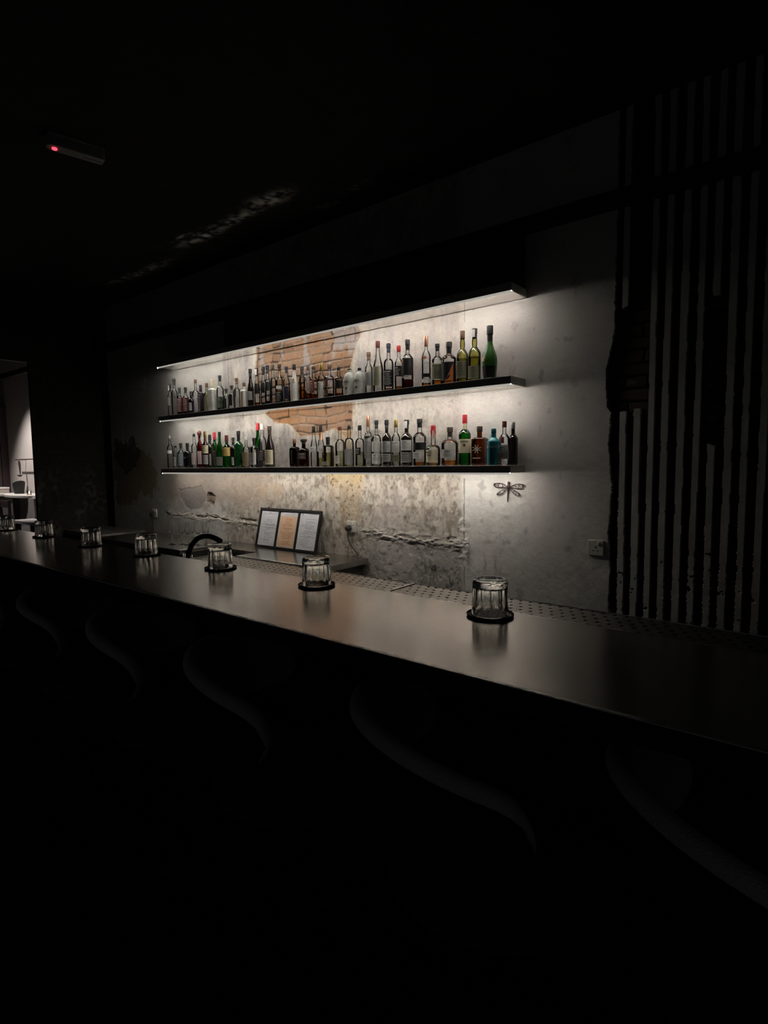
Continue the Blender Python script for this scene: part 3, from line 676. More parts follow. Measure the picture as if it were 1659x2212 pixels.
# ------------------------------------------------------------------ bar stools
def stool():
    t = thing('bar_stool', '', 'stool', (0,0,0), 0, 'upholstered stools along the bar')
    R, ZT, ZA, ZB, PH, TH = .252, .953, .880, .758, 1.388, .024
    mb = MB(); NS, NC = 49, 20; V = []; F = []
    for i in range(NS):
        s = -1+2*i/(NS-1); ss = math.copysign(1-(1-abs(s))**1.35, s) if abs(s) > 1e-9 else 0
        a = ss*PH; zt = ZT+(ZA-ZT)*ss*ss
        e = max(0, (abs(ss)-.80)/.20); k = math.sqrt(max(0, 1-e**2.6)); k = max(k, .04)
        zm, hh = (zt+ZB)/2, (zt-ZB)/2*k
        bx, by = math.sin(a), -math.cos(a)
        for c in range(NC):
            q = 2*math.pi*c/NC; cs, sn = math.cos(q), math.sin(q)
            th = TH*(.55+.45*k)
            dr = th*math.copysign(abs(cs)**.75, cs); dz = hh*math.copysign(abs(sn)**.42, sn)
            lean = .02*(dz/max(hh, .01))*(1-ss*ss)
            V.append(((R+dr+lean)*bx, (R+dr+lean)*by, zm+dz))
    for i in range(NS-1):
        for c in range(NC): F.append((i*NC+c, i*NC+(c+1) % NC, (i+1)*NC+(c+1) % NC, (i+1)*NC+c))
    F.append(tuple(range(NC-1,-1,-1))); F.append(tuple(range((NS-1)*NC, NS*NC)))
    obj('backrest', mb.add(V, F), FABRIC, t, angle=80)
    sh = MB(); V = []; F = []; NA = 41                              # thin dark shell hugging the outside of the padding
    for i in range(NA):
        ss = -1+2*i/(NA-1); a = ss*PH*.985; zt = ZT+(ZA-ZT)*ss*ss-.016; e = max(0, (abs(ss)-.80)/.20); k = max(.06, math.sqrt(max(0, 1-e**2.6)))
        zm, hh = (zt+ZB+.002)/2, (zt-ZB-.002)/2*k*.97
        for (dr, dz) in ((.014, -1), (.0275, -.96), (.0300, -.5), (.0305, 0), (.0300, .5), (.0275, .96), (.014, 1)):
            lean = .02*dz*(1-ss*ss); V.append(((R+dr+lean)*math.sin(a), -(R+dr+lean)*math.cos(a), zm+dz*hh))
    for i in range(NA-1):
        for c in range(7): F.append((i*7+c, i*7+(c+1) % 7, (i+1)*7+(c+1) % 7, (i+1)*7+c))
    F.append(tuple(range(7))); F.append(tuple(range((NA-1)*7, NA*7)))
    obj('back_shell', sh.add(V, F), pbr('black leather shell', (.014, .013, .012), .75, 0, .25), t, angle=60)
    obj('seat', MB().lathe([(.02,.585),(.195,.585),(.218,.592),(.230,.612),(.231,.632),(.224,.650),(.205,.661),(.12,.666),(.01,.667)], 48), SEATFABRIC, t, angle=80)
    obj('seat_plate', MB().lathe([(.16,.568),(.17,.572),(.17,.585),(.01,.585)], 28), CHAIRMETAL, t)
    for s in (-1, 1):
        obj('back_support', MB().tube([(s*.08, -.17, .58), (s*.09, -.242, .60), (s*.09, -.250, .70), (s*.09, -.248, .80)], .009), CHAIRMETAL, t)
        for q in (-1, 1):
            obj('leg', MB().tube([(s*.11, q*.11, .57), (s*.19, q*.19, 0)], [.013, .010], 10), CHAIRMETAL, t)
    ring = [(.165*math.sqrt(2)*math.cos(a), .165*math.sqrt(2)*math.sin(a), .25) for a in [2*math.pi*k/32 for k in range(33)]]
    obj('foot_ring', MB().tube(ring, .008, 8, caps=False), CHAIRMETAL, t)
    return t
s0 = None
for x, y, th, w in ((-.005,.99,.85,'cut off at the frame edge below the striped wall end'), (-.512,.978,.67,'second along from the striped wall end'), (-1.05,.965,.85,'third along, below the tumbler by the tap'),
                    (-1.585,.975,.88,'fourth along from the striped wall end'), (-2.13,.978,.82,'fifth along from the striped wall end'), (-2.67,.978,.80,'sixth along, half hidden under the bar'), (-3.2,.978,.82,'last one showing towards the passage')):
    lab = 'curved-back grey upholstered bar stool, '+w
    if s0 is None: s0 = stool(); s0.location = (x, y, 0); s0.rotation_euler = (0, 0, -th); s0['label'] = lab
    else: dup(s0, (x, y, 0), lab, rz=-th)

# ------------------------------------------------------------------ menu board
def menu_board():
    wd, ht = .735, .335
    t = thing('menu_board', 'black three-panel menu board leaning on the wall', 'menu board', (-3.52, 3.062, CZ+.002))
    tilt = -R_(13.5); t.rotation_euler = (tilt, 0, R_(0))
    blk = pbr('black frame', (.006, .005, .005), .6, 0, .3)
    f = .018; x0, x1 = -wd/2, wd/2; pw = (wd-4*f)/3*1.0
    mb = MB().box(x0, x1, -.012, .006, 0, f).box(x0, x1, -.012, .006, ht-f, ht).box(x0, x0+f, -.012, .006, f, ht-f).box(x1-f, x1, -.012, .006, f, ht-f)
    for k in (1, 2): mb.box(x0+k*(pw+f), x0+k*(pw+f)+f, -.012, .006, f, ht-f)
    obj('frame', mb, blk, t, bevel=.001)
    obj('backing', MB().box(x0+.004, x1-.004, .001, .006, .004, ht-.004), blk, t)
    obj('hook', MB().tube([(x0+.09-.008,0,ht-.002),(x0+.09-.006,0,ht+.010),(x0+.09+.006,0,ht+.010),(x0+.09+.008,0,ht-.002)], .003), blk, t)
    paper = pbr('white menu paper', (.60, .59, .61), .55); peach = pbr('peach menu paper', (.66, .43, .28), .6)
    ink = pbr('grey print', (.27, .27, .29), .7); rust = pbr('rust print', (.40, .16, .08), .7); glare = thin_glass('page sleeve', (.96, .96, .96), .8)
    for k in range(3):
        px = x0+f+k*(pw+f)
        p = obj('page', MB().box(px+.002, px+pw-.002, -.003, .0008, f, ht-f), paper, t)
        inset = (.012, .028) if k == 1 else (0, 0)
        if k == 1: obj('insert', MB().box(px+.010, px+pw-.012, -.0036, -.0031, f+.004, ht-f-.040), peach, p)
        r = random.Random(k+3); pr = MB(); z = ht-f-(.062 if k == 1 else .085 if k == 0 else .055)
        if k == 0: pr.box(px+pw*.46, px+pw*.54, -.0036, -.0031, ht-f-.022, ht-f-.014)
        if k == 2: pr.prism([(px+.02, ht-f-.008), (px+.036, ht-f-.012), (px+.034, ht-f-.026), (px+.026, ht-f-.020)], -.0036, -.0031, 'y')
        while z > f+.02:
            wln = pw*(r.uniform(.25, .7)); xc = px+pw*(.5 if k == 1 else .30)+0*wln
            a = xc-wln/2 if k == 1 else px+pw*r.choice((.16, .34, .34)); b = min(a+wln, px+pw-.012)
            x = a
            while x < b:                                           # words of a line too small to read
                w = r.uniform(.006, .02); pr.box(x, min(x+w, b), -.0040, -.0036, z, z+(.0034 if r.random() < .8 else .005)); x += w+.003
            z -= r.choice((.009, .009, .011, .017))
        obj('print', pr, rust if k == 1 else ink, p, smooth=False)
        c = MB().tube([(px+pw*(.15+.7*i/10), -.005, ht-f-.012-.012*math.sin(math.pi*i/10)) for i in range(11)], .0012, 6)
        obj('sleeve_edge', c, pbr('clear sleeve edge', (.75, .75, .76), .25), p)
menu_board()

# ------------------------------------------------------------------ sockets, plugs
def socket_(label, x, z, rot=True):
    t = thing('wall_socket', label, 'socket', (x, WALL_Y-.002, z), 0, None)
    obj('face_plate', MB().box(-.043, .043, -.011, .003, -.043, .043), WHITEPLASTIC, t, bevel=.003)
    hm = pbr('socket holes', (.006, .006, .006), .8)
    obj('pin_holes', MB().box(-.0035, .0035, -.0116, -.0108, .001, .010).box(-.016, -.008, -.0116, -.0108, -.017, -.012).box(.008, .016, -.0116, -.0108, -.017, -.012), hm, t)
    o = obj('switch', MB().box(.009, .021, -.016, -.010, .016, .034), WHITEPLASTIC, t, bevel=.0015)
    return t
socket_('white wall socket with switch beside the hacked-off strips', -1.046, .926)
socket_('white wall socket carrying a black plug near the menu board', -2.862, .935)
socket_('white wall socket carrying a black plug by the corner chest', -5.675, .912)
def plug(label, x, z, pts):
    t = thing('power_plug', label, 'plug', (x, WALL_Y-.013, z))
    obj('plug_body', MB().lathe([(.019,0),(.024,.004),(.024,.026),(.016,.036),(.008,.038)], 20), BLACK, t, rot=(R_(90), 0, 0))
    obj('cord', MB().tube(pts, .004, 8), BLACK, t)
plug('black round plug and drooping cord near the menu board', -2.876, .925, [(0,-.02,-.02),(-.002,-.018,-.05),(.0,-.012,-.09),(.02,-.006,-.135),(.055,-.004,-.165),(.080,-.004,-.195),(.086,-.003,-.207)])
plug('black round plug and straight cord by the corner chest', -5.69, .90, [(0,-.02,-.02),(.0,-.015,-.05),(-.004,-.01,-.09),(-.012,-.004,-.14),(-.014,-.004,-.182)])

# ------------------------------------------------------------------ dragonfly ornament
def dragonfly():
    t = thing('dragonfly_ornament', 'dark metal dragonfly ornament on the wall below the lowest shelf', 'ornament', (-1.571, WALL_Y-.014, 1.26))
    dm = pbr('dark red-brown iron', (.045, .014, .016), .5, .4)
    S = .00148                                                      # metres per unit (units = px of a 20x enlargement/10)
    def P(u, v): return ((u-84.5)*S, 0, (40.5-v)*S*.98)
    prof = [(84.5,20.5,.9),(84.5,24,2.4),(84.5,28.5,5.6),(84.5,32,4.2),(84.3,36,4.4),(84.3,40,6.0),(84,47,7.0),(84,52,5.6),(83.4,57,4.6),(82.6,70,3.7),(81.6,90,2.8),(81,106,2.2),(80.9,108,1.2)]
    mb = MB(); V = []; F = []; n = 12
    for (u, v, w) in prof:
        p = P(u, v)
        for k in range(n):
            a = 2*math.pi*k/n; V.append((p[0]+w*S*math.cos(a), .6*w*S*math.sin(a), p[2]))
    for i in range(len(prof)-1):
        for k in range(n): F.append((i*n+k, i*n+(k+1) % n, (i+1)*n+(k+1) % n, (i+1)*n+k))
    F.append(tuple(range(n))); F.append(tuple(range((len(prof)-1)*n, len(prof)*n)))
    obj('insect_body', mb.add(V, F), dm, t)
    wings = [[(77,42),(70,37),(58,32),(45,29.5),(32,29.5),(22,31),(17,35.5),(18.5,40.5),(25,45.5),(33,47.5),(48,48),(60,47),(70,46)],
             [(92,44),(98,40),(110,35.5),(122,32.5),(135,32),(147,34),(151.5,38.5),(150,44),(143,50),(130,51),(115,50),(103,48.5)],
             [(77,49),(68,53),(56,58.5),(45,65),(35,72.5),(31,76),(34,79.5),(42,79.5),(52,76),(62,69),(70,61),(76,54)],
             [(92,50),(102,54),(114,60),(124,66),(133,73),(136.5,77),(134,81),(127,82),(118,79.5),(109,74),(100,64),(93,55)]]
    r = random.Random(4)
    for W in wings:
        pts = [P(*q) for q in W]; c = Vector((sum(p[0] for p in pts)/len(pts), 0, sum(p[2] for p in pts)/len(pts)))
        mb = MB().tube(pts+[pts[0], pts[1]], .0021, 6)
        m = len(pts)
        for a, b, bend in ((2, m-2, .3), (3, m-4, -.3), (5, m-5, .3), (1, m-3, .2), (4, m-3, -.2)):
            A, B = Vector(pts[a % m]), Vector(pts[b % m]); mid = (A+B)/2+(c-(A+B)/2)*.3+Vector((bend*.012, 0, r.uniform(-.006, .006)))
            mb.tube([A, (A+mid)/2+Vector((0,0,.002)), mid, (B+mid)/2, B], .0014, 5)
        k = max(range(m), key=lambda i: abs(pts[i][0]))
        tip = [Vector(pts[(k+j) % m])*.985+c*.015 for j in (-2, -1, 0, 1, 2)]
        inn = [p+(c-p)*q for p, q in zip(tip, (.05, .18, .26, .18, .05))]
        V = [p+Vector((0, d, 0)) for d in (-.001, .001) for p in tip+inn[::-1]]; N = 10
        mb.add(V, [tuple(range(N-1,-1,-1)), tuple(range(N, 2*N))]+[(i, (i+1) % N, (i+1) % N+N, i+N) for i in range(N)])
        obj('wing', mb, dm, t)
    obj('wall_pin', MB().tube([(0,0,.02),(0,.016,.02)], .003), dm, t)
dragonfly()

# ------------------------------------------------------------------ emergency light on the ceiling
def emergency_light():
    t = thing('emergency_light', 'slim white ceiling emergency light with red indicator', 'lamp', (-3.385, 1.53, CEIL_Z), R_(-12))
    sh = pbr('dull white housing', (.24, .24, .235), .5)
    poly = [(-.036, -.125)]+[(.036*math.sin(a), -.125-.036*math.cos(a)) for a in [(-90+18*k)*math.pi/180 for k in range(1, 10)]]+[(.036, -.125), (.036, .118), (.028, .128), (-.028, .128), (-.036, .118)]
    obj('housing', MB().prism(poly, -.062, -.004, 'z'), sh, t, bevel=.004)
    obj('mounting_plate', MB().box(-.04, .04, -.15, .125, -.006, .002), sh, t)
    obj('indicator', MB().lathe([(.0125,-.0675),(.014,-.064),(.014,-.061)], 16, (0,-.118,0)), emit('red indicator', (1, .05, .09), 2.6), t)
    obj('seam', MB().box(-.002, .002, .02, .12, -.0632, -.0615), BLACK, t)
emergency_light()

# ------------------------------------------------------------------ little card on its clip
def card():
    t = thing('card_stand', 'small gold clip stand at the end of the lowest shelf', 'card stand', (-1.545, 2.985, 1.385))
    gd = pbr('brass', (.75, .55, .22), .25, 1.)
    obj('stand_base', MB().lathe([(.016,0),(.016,.003),(.010,.006),(.008,.012)], 20), gd, t)
    obj('clip', MB().tube([(-.008,0,.01),(-.006,0,.022),(.0,0,.028),(.006,0,.022),(.010,0,.026)], .003).box(-.006, .006, -.003, -.001, .024, .042).box(-.006, .006, .001, .003, .024, .042), gd, t)
    c = thing('price_card', 'small pale card held by the gold clip stand', 'card', (-1.545, 2.985, 1.385))
    obj('card_sheet', MB().box(-.052, .054, -.0008, .0008, .036, .083), pbr('pale card', (.50, .48, .45), .5), c)
    pr = MB(); r = random.Random(2)
    for z, a, b in ((.066, -.035, .03), (.058, -.03, .02), (.05, -.036, .01)):
        x = a
        while x < b: w = r.uniform(.004, .012); pr.box(x, x+w, -.0014, -.0010, z, z+.0035); x += w+.0025
    obj('print', pr, pbr('dark print', (.10, .09, .09), .7), c, smooth=False)
card()

# ------------------------------------------------------------------ bottles
PAL = dict(gray=(.33,.325,.315), white=(.72,.71,.69), dkred=(.12,.02,.02), lilac=(.48,.43,.50), purple=(.10,.015,.07), olive=(.24,.23,.15), cream=(.74,.66,.46), dgrn=(.02,.045,.02), blk=(.005,.005,.006),
    tan=(.30,.20,.11), navy=(.014,.016,.04), peach=(.62,.44,.35), ltgray=(.62,.605,.58), blgray=(.28,.32,.36), pink=(.58,.44,.46), mustard=(.66,.46,.15), dbrn=(.045,.025,.018), brn=(.16,.085,.05),
    dgry=(.035,.032,.03), dpur=(.05,.02,.045), gold=(.46,.32,.10), copper=(.62,.34,.22), red=(.50,.02,.03), silver=(.6,.6,.58), teald=(.05,.22,.27), rust=(.42,.13,.04), amber=(.6,.27,.06))
def paint(c):
    metal = c in ('gold', 'copper', 'silver')
    return pbr('paint '+c, PAL[c], .32 if metal else .5, .85 if metal else 0., var=.15, scale=50)
def glassmat(g):
    if g == 'clr': return thin_glass('clear glass', (.97, .975, .97), .78)
    if g == 'bluish': return thin_glass('bluish glass', (.80, .86, .90), .4)
    if g == 'olive': return thin_glass('olive glass', (.66, .66, .50), .4)
    if g == 'olivy': return thin_glass('yellow green glass', (.70, .68, .36), .35)
    if g == 'grn': return thin_glass('green glass', (.10, .42, .10), .3)
    if g == 'red': return thin_glass('red glass', (.42, .03, .05), .35)
    if g == 'dred': return thin_glass('dark red glass', (.16, .035, .025), .35)
    if g == 'amb': return thin_glass('brown glass', (.34, .14, .05), .3)
    return {'dgrn': lambda: pbr('dark green glass', (.006, .05, .012), .1, 0, .8), 'brn': lambda: pbr('near black glass', (.016, .010, .008), .07, 0, .8), 'blk': lambda: pbr('black glass', (.006, .006, .007), .08, 0, .8),
            'frost': lambda: pbr('frosted white glass', (.62, .61, .58), .35), 'grey': lambda: pbr('grey ceramic', (.44, .45, .42), .3, 0, .6, scale=60, var=.2),
            'teal': lambda: pbr('turquoise coated glass', (.05, .33, .40), .3), 'grnf': lambda: pbr('green frosted glass', (.035, .11, .022), .28, 0, .6)}[g]()
LIQ = dict(dred=(.30,.06,.03), purple=(.14,.02,.08), dgrn=(.05,.10,.04), rust=(.62,.24,.08), amber=(.90,.50,.14), blk=(.03,.025,.02), olivy=(.80,.78,.48), oliv2=(.86,.88,.76))
PCACHE = {}
def section(kind):
    if kind == 'square':
        return lambda a: (abs(math.cos(a))**5+abs(math.sin(a))**5)**(-1/5)
    return None
def profile(kind, R, H, cap):
    rn = min(max(.36*R, .0115), .0155); zt = H*(1-cap*.55)
    S0, S1, mode = dict(std=(.61,.72,'mix'), round=(.56,.69,'ell'), slope=(.44,.80,'cos'), square=(.66,.73,'ell'), jug=(.55,.87,'ell'), waist=(.53,.66,'mix'), remy=(.36,.74,'cos'), makers=(.40,.52,'ell'), tealb=(.63,.76,'mix'))[kind]
    if kind == 'jug': rn = .3*R
    if kind == 'tealb': rn = .40*R
    p = [(.86*R, 0), (.97*R, .004), (R, .012)]
    if kind == 'remy': p = [(.74*R, 0), (.80*R, .006), (.90*R, .12*H), (.98*R, .26*H), (R, S0*H)]
    elif kind == 'waist': p += [(R, .2*H), (R, S0*H)]
    else: p += [(R, .3*H), (R, S0*H)]
    for i in range(1, 11):
        t = i/10
        if mode == 'ell': q = math.sqrt(max(0, 1-t*t))
        elif mode == 'cos': q = .5+.5*math.cos(math.pi*t)
        else: q = .5*math.sqrt(max(0, 1-t*t))+.5*(.5+.5*math.cos(math.pi*t))
        p.append((rn+(R-rn)*q, (S0+(S1-S0)*t)*H))
    if kind == 'waist': p += [(rn*1.22, .72*H), (rn*1.18, .78*H), (rn*.95, .85*H)]
    if kind == 'makers': p += [(rn*.95, .7*H)]
    if zt > p[-1][1]+.002: p.append((rn*(.92 if kind != 'jug' else 1), zt))
    return p, rn
def rat(p, z):
    for (r0, z0), (r1, z1) in zip(p, p[1:]):
        if z0 <= z <= z1: return r0+(r1-r0)*((z-z0)/(z1-z0) if z1 > z0 else 0)
    return p[-1][0]
def patch(p, sec, z0, z1, half, off=.0007, centre=-90.):
    na, nz = 14, 5; V = []; F = []
    for j in range(nz+1):
        z = z0+(z1-z0)*j/nz
        for i in range(na+1):
            a = R_(centre-half+2*half*i/na); r = (rat(p, z)+off)*(sec(a) if sec else 1); V.append((r*math.cos(a), r*math.sin(a), z))
    for j in range(nz):
        for i in range(na): a = j*(na+1)+i; F.append((a, a+1, a+na+2, a+na+1))
    return MB().add(V, F)
def bend(verts, p, sec, zc, off=.0011, centre=-90.):
    """wrap flat (u,v) points round the bottle at height zc"""
    out = []
    for q in verts:
        z = zc+q[1]; r = rat(p, z)
        a = R_(centre)+q[0]/max(r, .005); rr = (r+off+(q[2] if len(q) > 2 else 0))*(sec(a) if sec else 1)
        out.append((rr*math.cos(a), rr*math.sin(a), z))
    return out
def emblem(poly, p, sec, zc, off=.0011, centre=-90.):
    P = []
    n = len(poly)
    for i in range(n):
        (a, b), (c, d) = poly[i], poly[(i+1) % n]
        for k in range(4): P.append((a+(c-a)*k/4, b+(d-b)*k/4))
    V = bend(P+[(sum(q[0] for q in P)/len(P), sum(q[1] for q in P)/len(P))], p, sec, zc, off, centre)
    m = len(P); return MB().add(V, [(i, (i+1) % m, m) for i in range(m)])
def letters(body, size, p, sec, zc, centre=-90.):
    me = text_mesh(body, size)
    co = [v.co.copy() for v in me.vertices]; out = bend([(c.x, c.y, c.z) for c in co], p, sec, zc, .0014, centre)
    for v, q in zip(me.vertices, out): v.co = q
    return me
def ell(rx, ry, n=20): return [(rx*math.cos(2*math.pi*k/n), ry*math.sin(2*math.pi*k/n)) for k in range(n)]
BOTTLE_ROWS = [
 ('U', -5.1752, 3.09, 0.0474, 0.3202, 'std', 'clr', 0, ('blk', 0.22), [(0.35, 0.6, 'gray', 70)], '', 'small clear bottle with black dotted neck, first from the pier end, upper shelf'),
 ('U', -5.0436, 3.06, 0.0593, 0.3567, 'std', 'clr', 0, ('blk', 0.17), [(0.82, 0.97, 'white', 40)], '', 'clear bottle with white tag across its neck, second from the pier end, upper shelf'),
 ('U', -4.9558, 3.06, 0.0546, 0.2617, 'std', 'clr', ('dred', 0.35), ('dgry', 0.2), [(0.12, 0.62, 'dkred', 75)], '', 'short bottle with dark red patterned label, third from the pier end, upper shelf'),
 ('U', -4.8543, 3.06, 0.054, 0.2567, 'std', 'clr', ('dred', 0.3), ('blk', 0.2), [(0.12, 0.62, 'dkred', 75)], '', 'short dark-labelled bottle with black stopper, fourth from the pier end, upper shelf'),
 ('U', -4.7331, 3.041, 0.0493, 0.2059, 'round', 'blk', 0, ('dgry', 0.16), [(0.15, 0.5, 'gray', 50)], '', 'little black bottle with grey round emblem, fifth from the pier end, upper shelf'),
 ('U', -4.7474, 3.099, 0.0619, 0.3224, 'round', 'clr', 0, ('brn', 0.1), [(0.1, 0.5, 'lilac', 60)], '', 'clear round-shouldered bottle with brown cork, sixth from the pier end, upper shelf'),
 ('U', -4.6068, 3.06, 0.0527, 0.2545, 'square', 'clr', ('purple', 0.2), ('dpur', 0.24), [(0.06, 0.7, 'purple', 80)], '', 'bottle with deep purple label and cap, seventh from the pier end, upper shelf'),
 ('U', -4.5427, 3.08, 0.0525, 0.2669, 'std', 'olive', 0, ('brn', 0.12), [(0.05, 0.55, 'olive', 80)], '', 'pale olive bottle with thin neck, eighth from the pier end, upper shelf'),
 ('U', -4.4216, 3.06, 0.0715, 0.2855, 'square', 'frost', 0, ('cream', 0.25), [(0.1, 0.7, 'cream', 80)], '', 'whitish square bottle with cream cap, ninth from the pier end, upper shelf'),
 ('U', -4.3398, 3.08, 0.0632, 0.3155, 'std', 'clr', ('dgrn', 0.4), ('blk', 0.16), [(0.08, 0.4, 'dgrn', 80)], '', 'tall black-capped bottle with dark green base, tenth from the pier end, upper shelf'),
 ('U', -4.2244, 3.06, 0.0428, 0.1866, 'std', 'clr', 0, ('dgry', 0.2), [(0.1, 0.55, 'blk', 45)], '', 'small bottle with black figure on it, eleventh from the pier end, upper shelf'),
 ('U', -4.1109, 3.0344, 0.0501, 0.2011, 'square', 'clr', 0, ('dgry', 0.18), [(0.15, 0.62, 'blk', 60)], '', 'bottle with narrow black upright label, twelfth from the pier end, upper shelf'),
 ('U', -4.122, 3.0956, 0.0576, 0.2709, 'round', 'clr', 0, ('brn', 0.18), [(0.4, 0.72, 'blk', 40)], 'diamond', 'clear bottle with black diamond emblem, thirteenth from the pier end, upper shelf'),
 ('U', -3.9737, 3.06, 0.0605, 0.2137, 'square', 'frost', 0, ('brn', 0.14), [(0.05, 0.65, 'tan', 18)], '', 'pale bottle with tan vertical stripe, fourteenth from the pier end, upper shelf'),
 ('U', -3.9002, 3.07, 0.0526, 0.3213, 'slope', 'brn', 0, ('blk', 0.2), [(0.2, 0.42, 'gray', 75)], '', 'dark wine-shaped bottle, grey label, black cap, fifteenth from the pier end, upper shelf'),
 ('U', -3.8156, 3.07, 0.0483, 0.3193, 'slope', 'clr', ('rust', 0.16), ('blk', 0.2), [(0.34, 0.6, 'blk', 75)], '', 'sloping clear bottle with white-dotted black cap, sixteenth from the pier end, upper shelf'),
 ('U', -3.7571, 3.09, 0.0482, 0.3263, 'slope', 'clr', ('blk', 0.14), ('blk', 0.2), [(0.34, 0.6, 'blk', 75)], '', 'sloping clear bottle, black label, rusty base, seventeenth from the pier end, upper shelf'),
 ('U', -3.6493, 3.044, 0.0474, 0.3193, 'slope', 'clr', ('blk', 0.14), ('navy', 0.2), [(0.36, 0.58, 'blk', 75)], '', 'sloping clear bottle with navy cap, eighteenth from the pier end, upper shelf'),
 ('U', -3.6426, 3.096, 0.0509, 0.3287, 'round', 'clr', ('rust', 0.1), ('dbrn', 0.11), [(0.12, 0.7, 'blk', 38)], '', 'dome-topped clear bottle with long black motif, nineteenth from the pier end, upper shelf'),
 ('U', -3.522, 3.06, 0.0537, 0.3137, 'std', 'clr', ('blk', 0.3), ('blk', 0.16), [(0.06, 0.33, 'blk', 80), (0.38, 0.46, 'white', 70)], '', 'bottle with white band above black base, near the middle of the upper shelf'),
 ('U', -3.4401, 3.06, 0.0496, 0.2865, 'std', 'clr', 0, ('navy', 0.16), [(0.12, 0.46, 'navy', 70)], '', 'clear bottle with navy label and cap, near the middle of the upper shelf'),
 ('U', -3.3384, 3.05, 0.0593, 0.2911, 'slope', 'frost', 0, ('blk', 0.15), [(0.5, 0.62, 'olive', 45)], '', 'frosted white sloping bottle with black cap, near the middle of the upper shelf'),
 ('U', -3.2822, 3.08, 0.0488, 0.2709, 'square', 'clr', ('amber', 0.6), ('dbrn', 0.2), [], '', 'square amber bottle with brown cap, nineteenth from the striped wall, upper shelf'),
 ('U', -3.1948, 3.06, 0.0446, 0.2585, 'round', 'clr', ('rust', 0.3), ('brn', 0.1), [(0.3, 0.58, 'peach', 70)], '', 'bottle with peach label over amber spirit, eighteenth from the striped wall, upper shelf'),
 ('U', -3.1348, 3.06, 0.0681, 0.2516, 'round', 'clr', ('rust', 0.25), ('dbrn', 0.08), [(0.22, 0.6, 'dkred', 50)], '', 'rounded bottle with dark red shield label, seventeenth from the striped wall, upper shelf'),
 ('U', -3.0615, 3.07, 0.0574, 0.2648, 'round', 'clr', ('blk', 0.1), ('gold', 0.18), [(0.05, 0.5, 'ltgray', 70)], '', 'round-topped bottle with gold foil cap, sixteenth from the striped wall, upper shelf'),
 ('U', -2.9703, 3.06, 0.0699, 0.2462, 'round', 'clr', ('dgrn', 0.2), ('brn', 0.1), [(0.34, 0.58, 'dkred', 25)], 'oval', 'round-topped bottle with dark oval emblem, fifteenth from the striped wall, upper shelf'),
 ('U', -2.8771, 3.06, 0.0591, 0.2222, 'round', 'clr', ('rust', 0.2), ('blk', 0.3), [(0.3, 0.56, 'blk', 85)], 'pourer', 'bottle with broad black label and pourer, fourteenth from the striped wall, upper shelf'),
 ('U', -2.7731, 3.06, 0.0841, 0.1942, 'jug', 'grey', 0, ('blk', 0.04), [], 'CASA', 'pale grey ceramic bottle beside the brick edge, thirteenth from the striped wall, upper shelf'),
 ('U', -2.6766, 3.06, 0.0765, 0.1898, 'jug', 'grey', 0, ('blk', 0.09), [], 'CASA', 'pale grey ceramic bottle with black cap, twelfth from the striped wall, upper shelf'),
 ('U', -2.5997, 3.07, 0.0536, 0.2893, 'std', 'clr', 0, ('brn', 0.18), [(0.2, 0.52, 'gray', 70)], '', 'clear bottle with grey label and brown cap, eleventh from the striped wall, upper shelf'),
 ('U', -2.5, 3.05, 0.0711, 0.3473, 'slope', 'clr', 0, ('dkred', 0.12), [(0.14, 0.5, 'olive', 45)], 'oct', 'sloping clear bottle with olive octagonal label, tenth from the striped wall, upper shelf'),
 ('U', -2.4152, 3.06, 0.0673, 0.3218, 'round', 'clr', ('amber', 0.1), ('navy', 0.18), [(0.1, 0.45, 'blk', 80)], '', 'clear bottle with black label and navy cap, ninth from the striped wall, upper shelf'),
 ('U', -2.3441, 3.08, 0.0576, 0.3, 'std', 'clr', ('amber', 0.15), ('red', 0.13), [(0.32, 0.55, 'blk', 75)], '', 'black-labelled bottle with red cap, eighth from the striped wall, upper shelf'),
 ('U', -2.2562, 3.06, 0.0744, 0.3235, 'std', 'clr', ('dred', 0.28), ('blk', 0.2), [(0.28, 0.62, 'blk', 85)], 'disc', 'tall bottle, black label with red disc, seventh from the striped wall, upper shelf'),
 ('U', -2.1087, 3.06, 0.058, 0.3256, 'std', 'clr', ('amber', 0.12), ('copper', 0.2), [(0.1, 0.17, 'white', 80), (0.2, 0.27, 'blk', 80)], 'CARD', 'clear rum bottle with copper cap, sixth from the striped wall, upper shelf'),
 ('U', -2.0236, 3.06, 0.0686, 0.2649, 'std', 'clr', ('amber', 0.2), ('blk', 0.16), [(0.16, 0.52, 'olive', 80)], '', 'whisky bottle with olive-grey label, fifth from the striped wall, upper shelf'),
 ('U', -1.9375, 3.06, 0.0928, 0.2643, 'std', 'clr', ('amber', 0.3), ('blk', 0.26), [(0.1, 0.52, 'blk', 80)], 'diag', 'broad whisky bottle with black and orange label, fourth from the striped wall, upper shelf'),
 ('U', -1.8408, 3.06, 0.0717, 0.3169, 'waist', 'olivy', ('olivy', 0.65), ('brn', 0.15), [(0.1, 0.42, 'olive', 75)], '', 'yellow-green bottle with brown cap, third from the striped wall, upper shelf'),
 ('U', -1.7569, 3.06, 0.076, 0.3177, 'waist', 'olivy', ('olivy', 0.65), ('dbrn', 0.18), [(0.06, 0.3, 'olive', 75)], '', 'yellow-green bottle with white neck seal, second from the striped wall, upper shelf'),
 ('U', -1.6538, 3.06, 0.0877, 0.3179, 'remy', 'grnf', 0, ('blk', 0.3), [(0.04, 0.26, 'blk', 80)], 'seal', 'green frosted cognac bottle with round seal, first from the striped wall, upper shelf'),
 ('L', -5.1774, 3.07, 0.0605, 0.3231, 'std', 'clr', 0, ('silver', 0.2), [(0.44, 0.54, 'white', 60)], 'pourer', 'clear bottle with silver pourer, first from the pier end, lower shelf'),
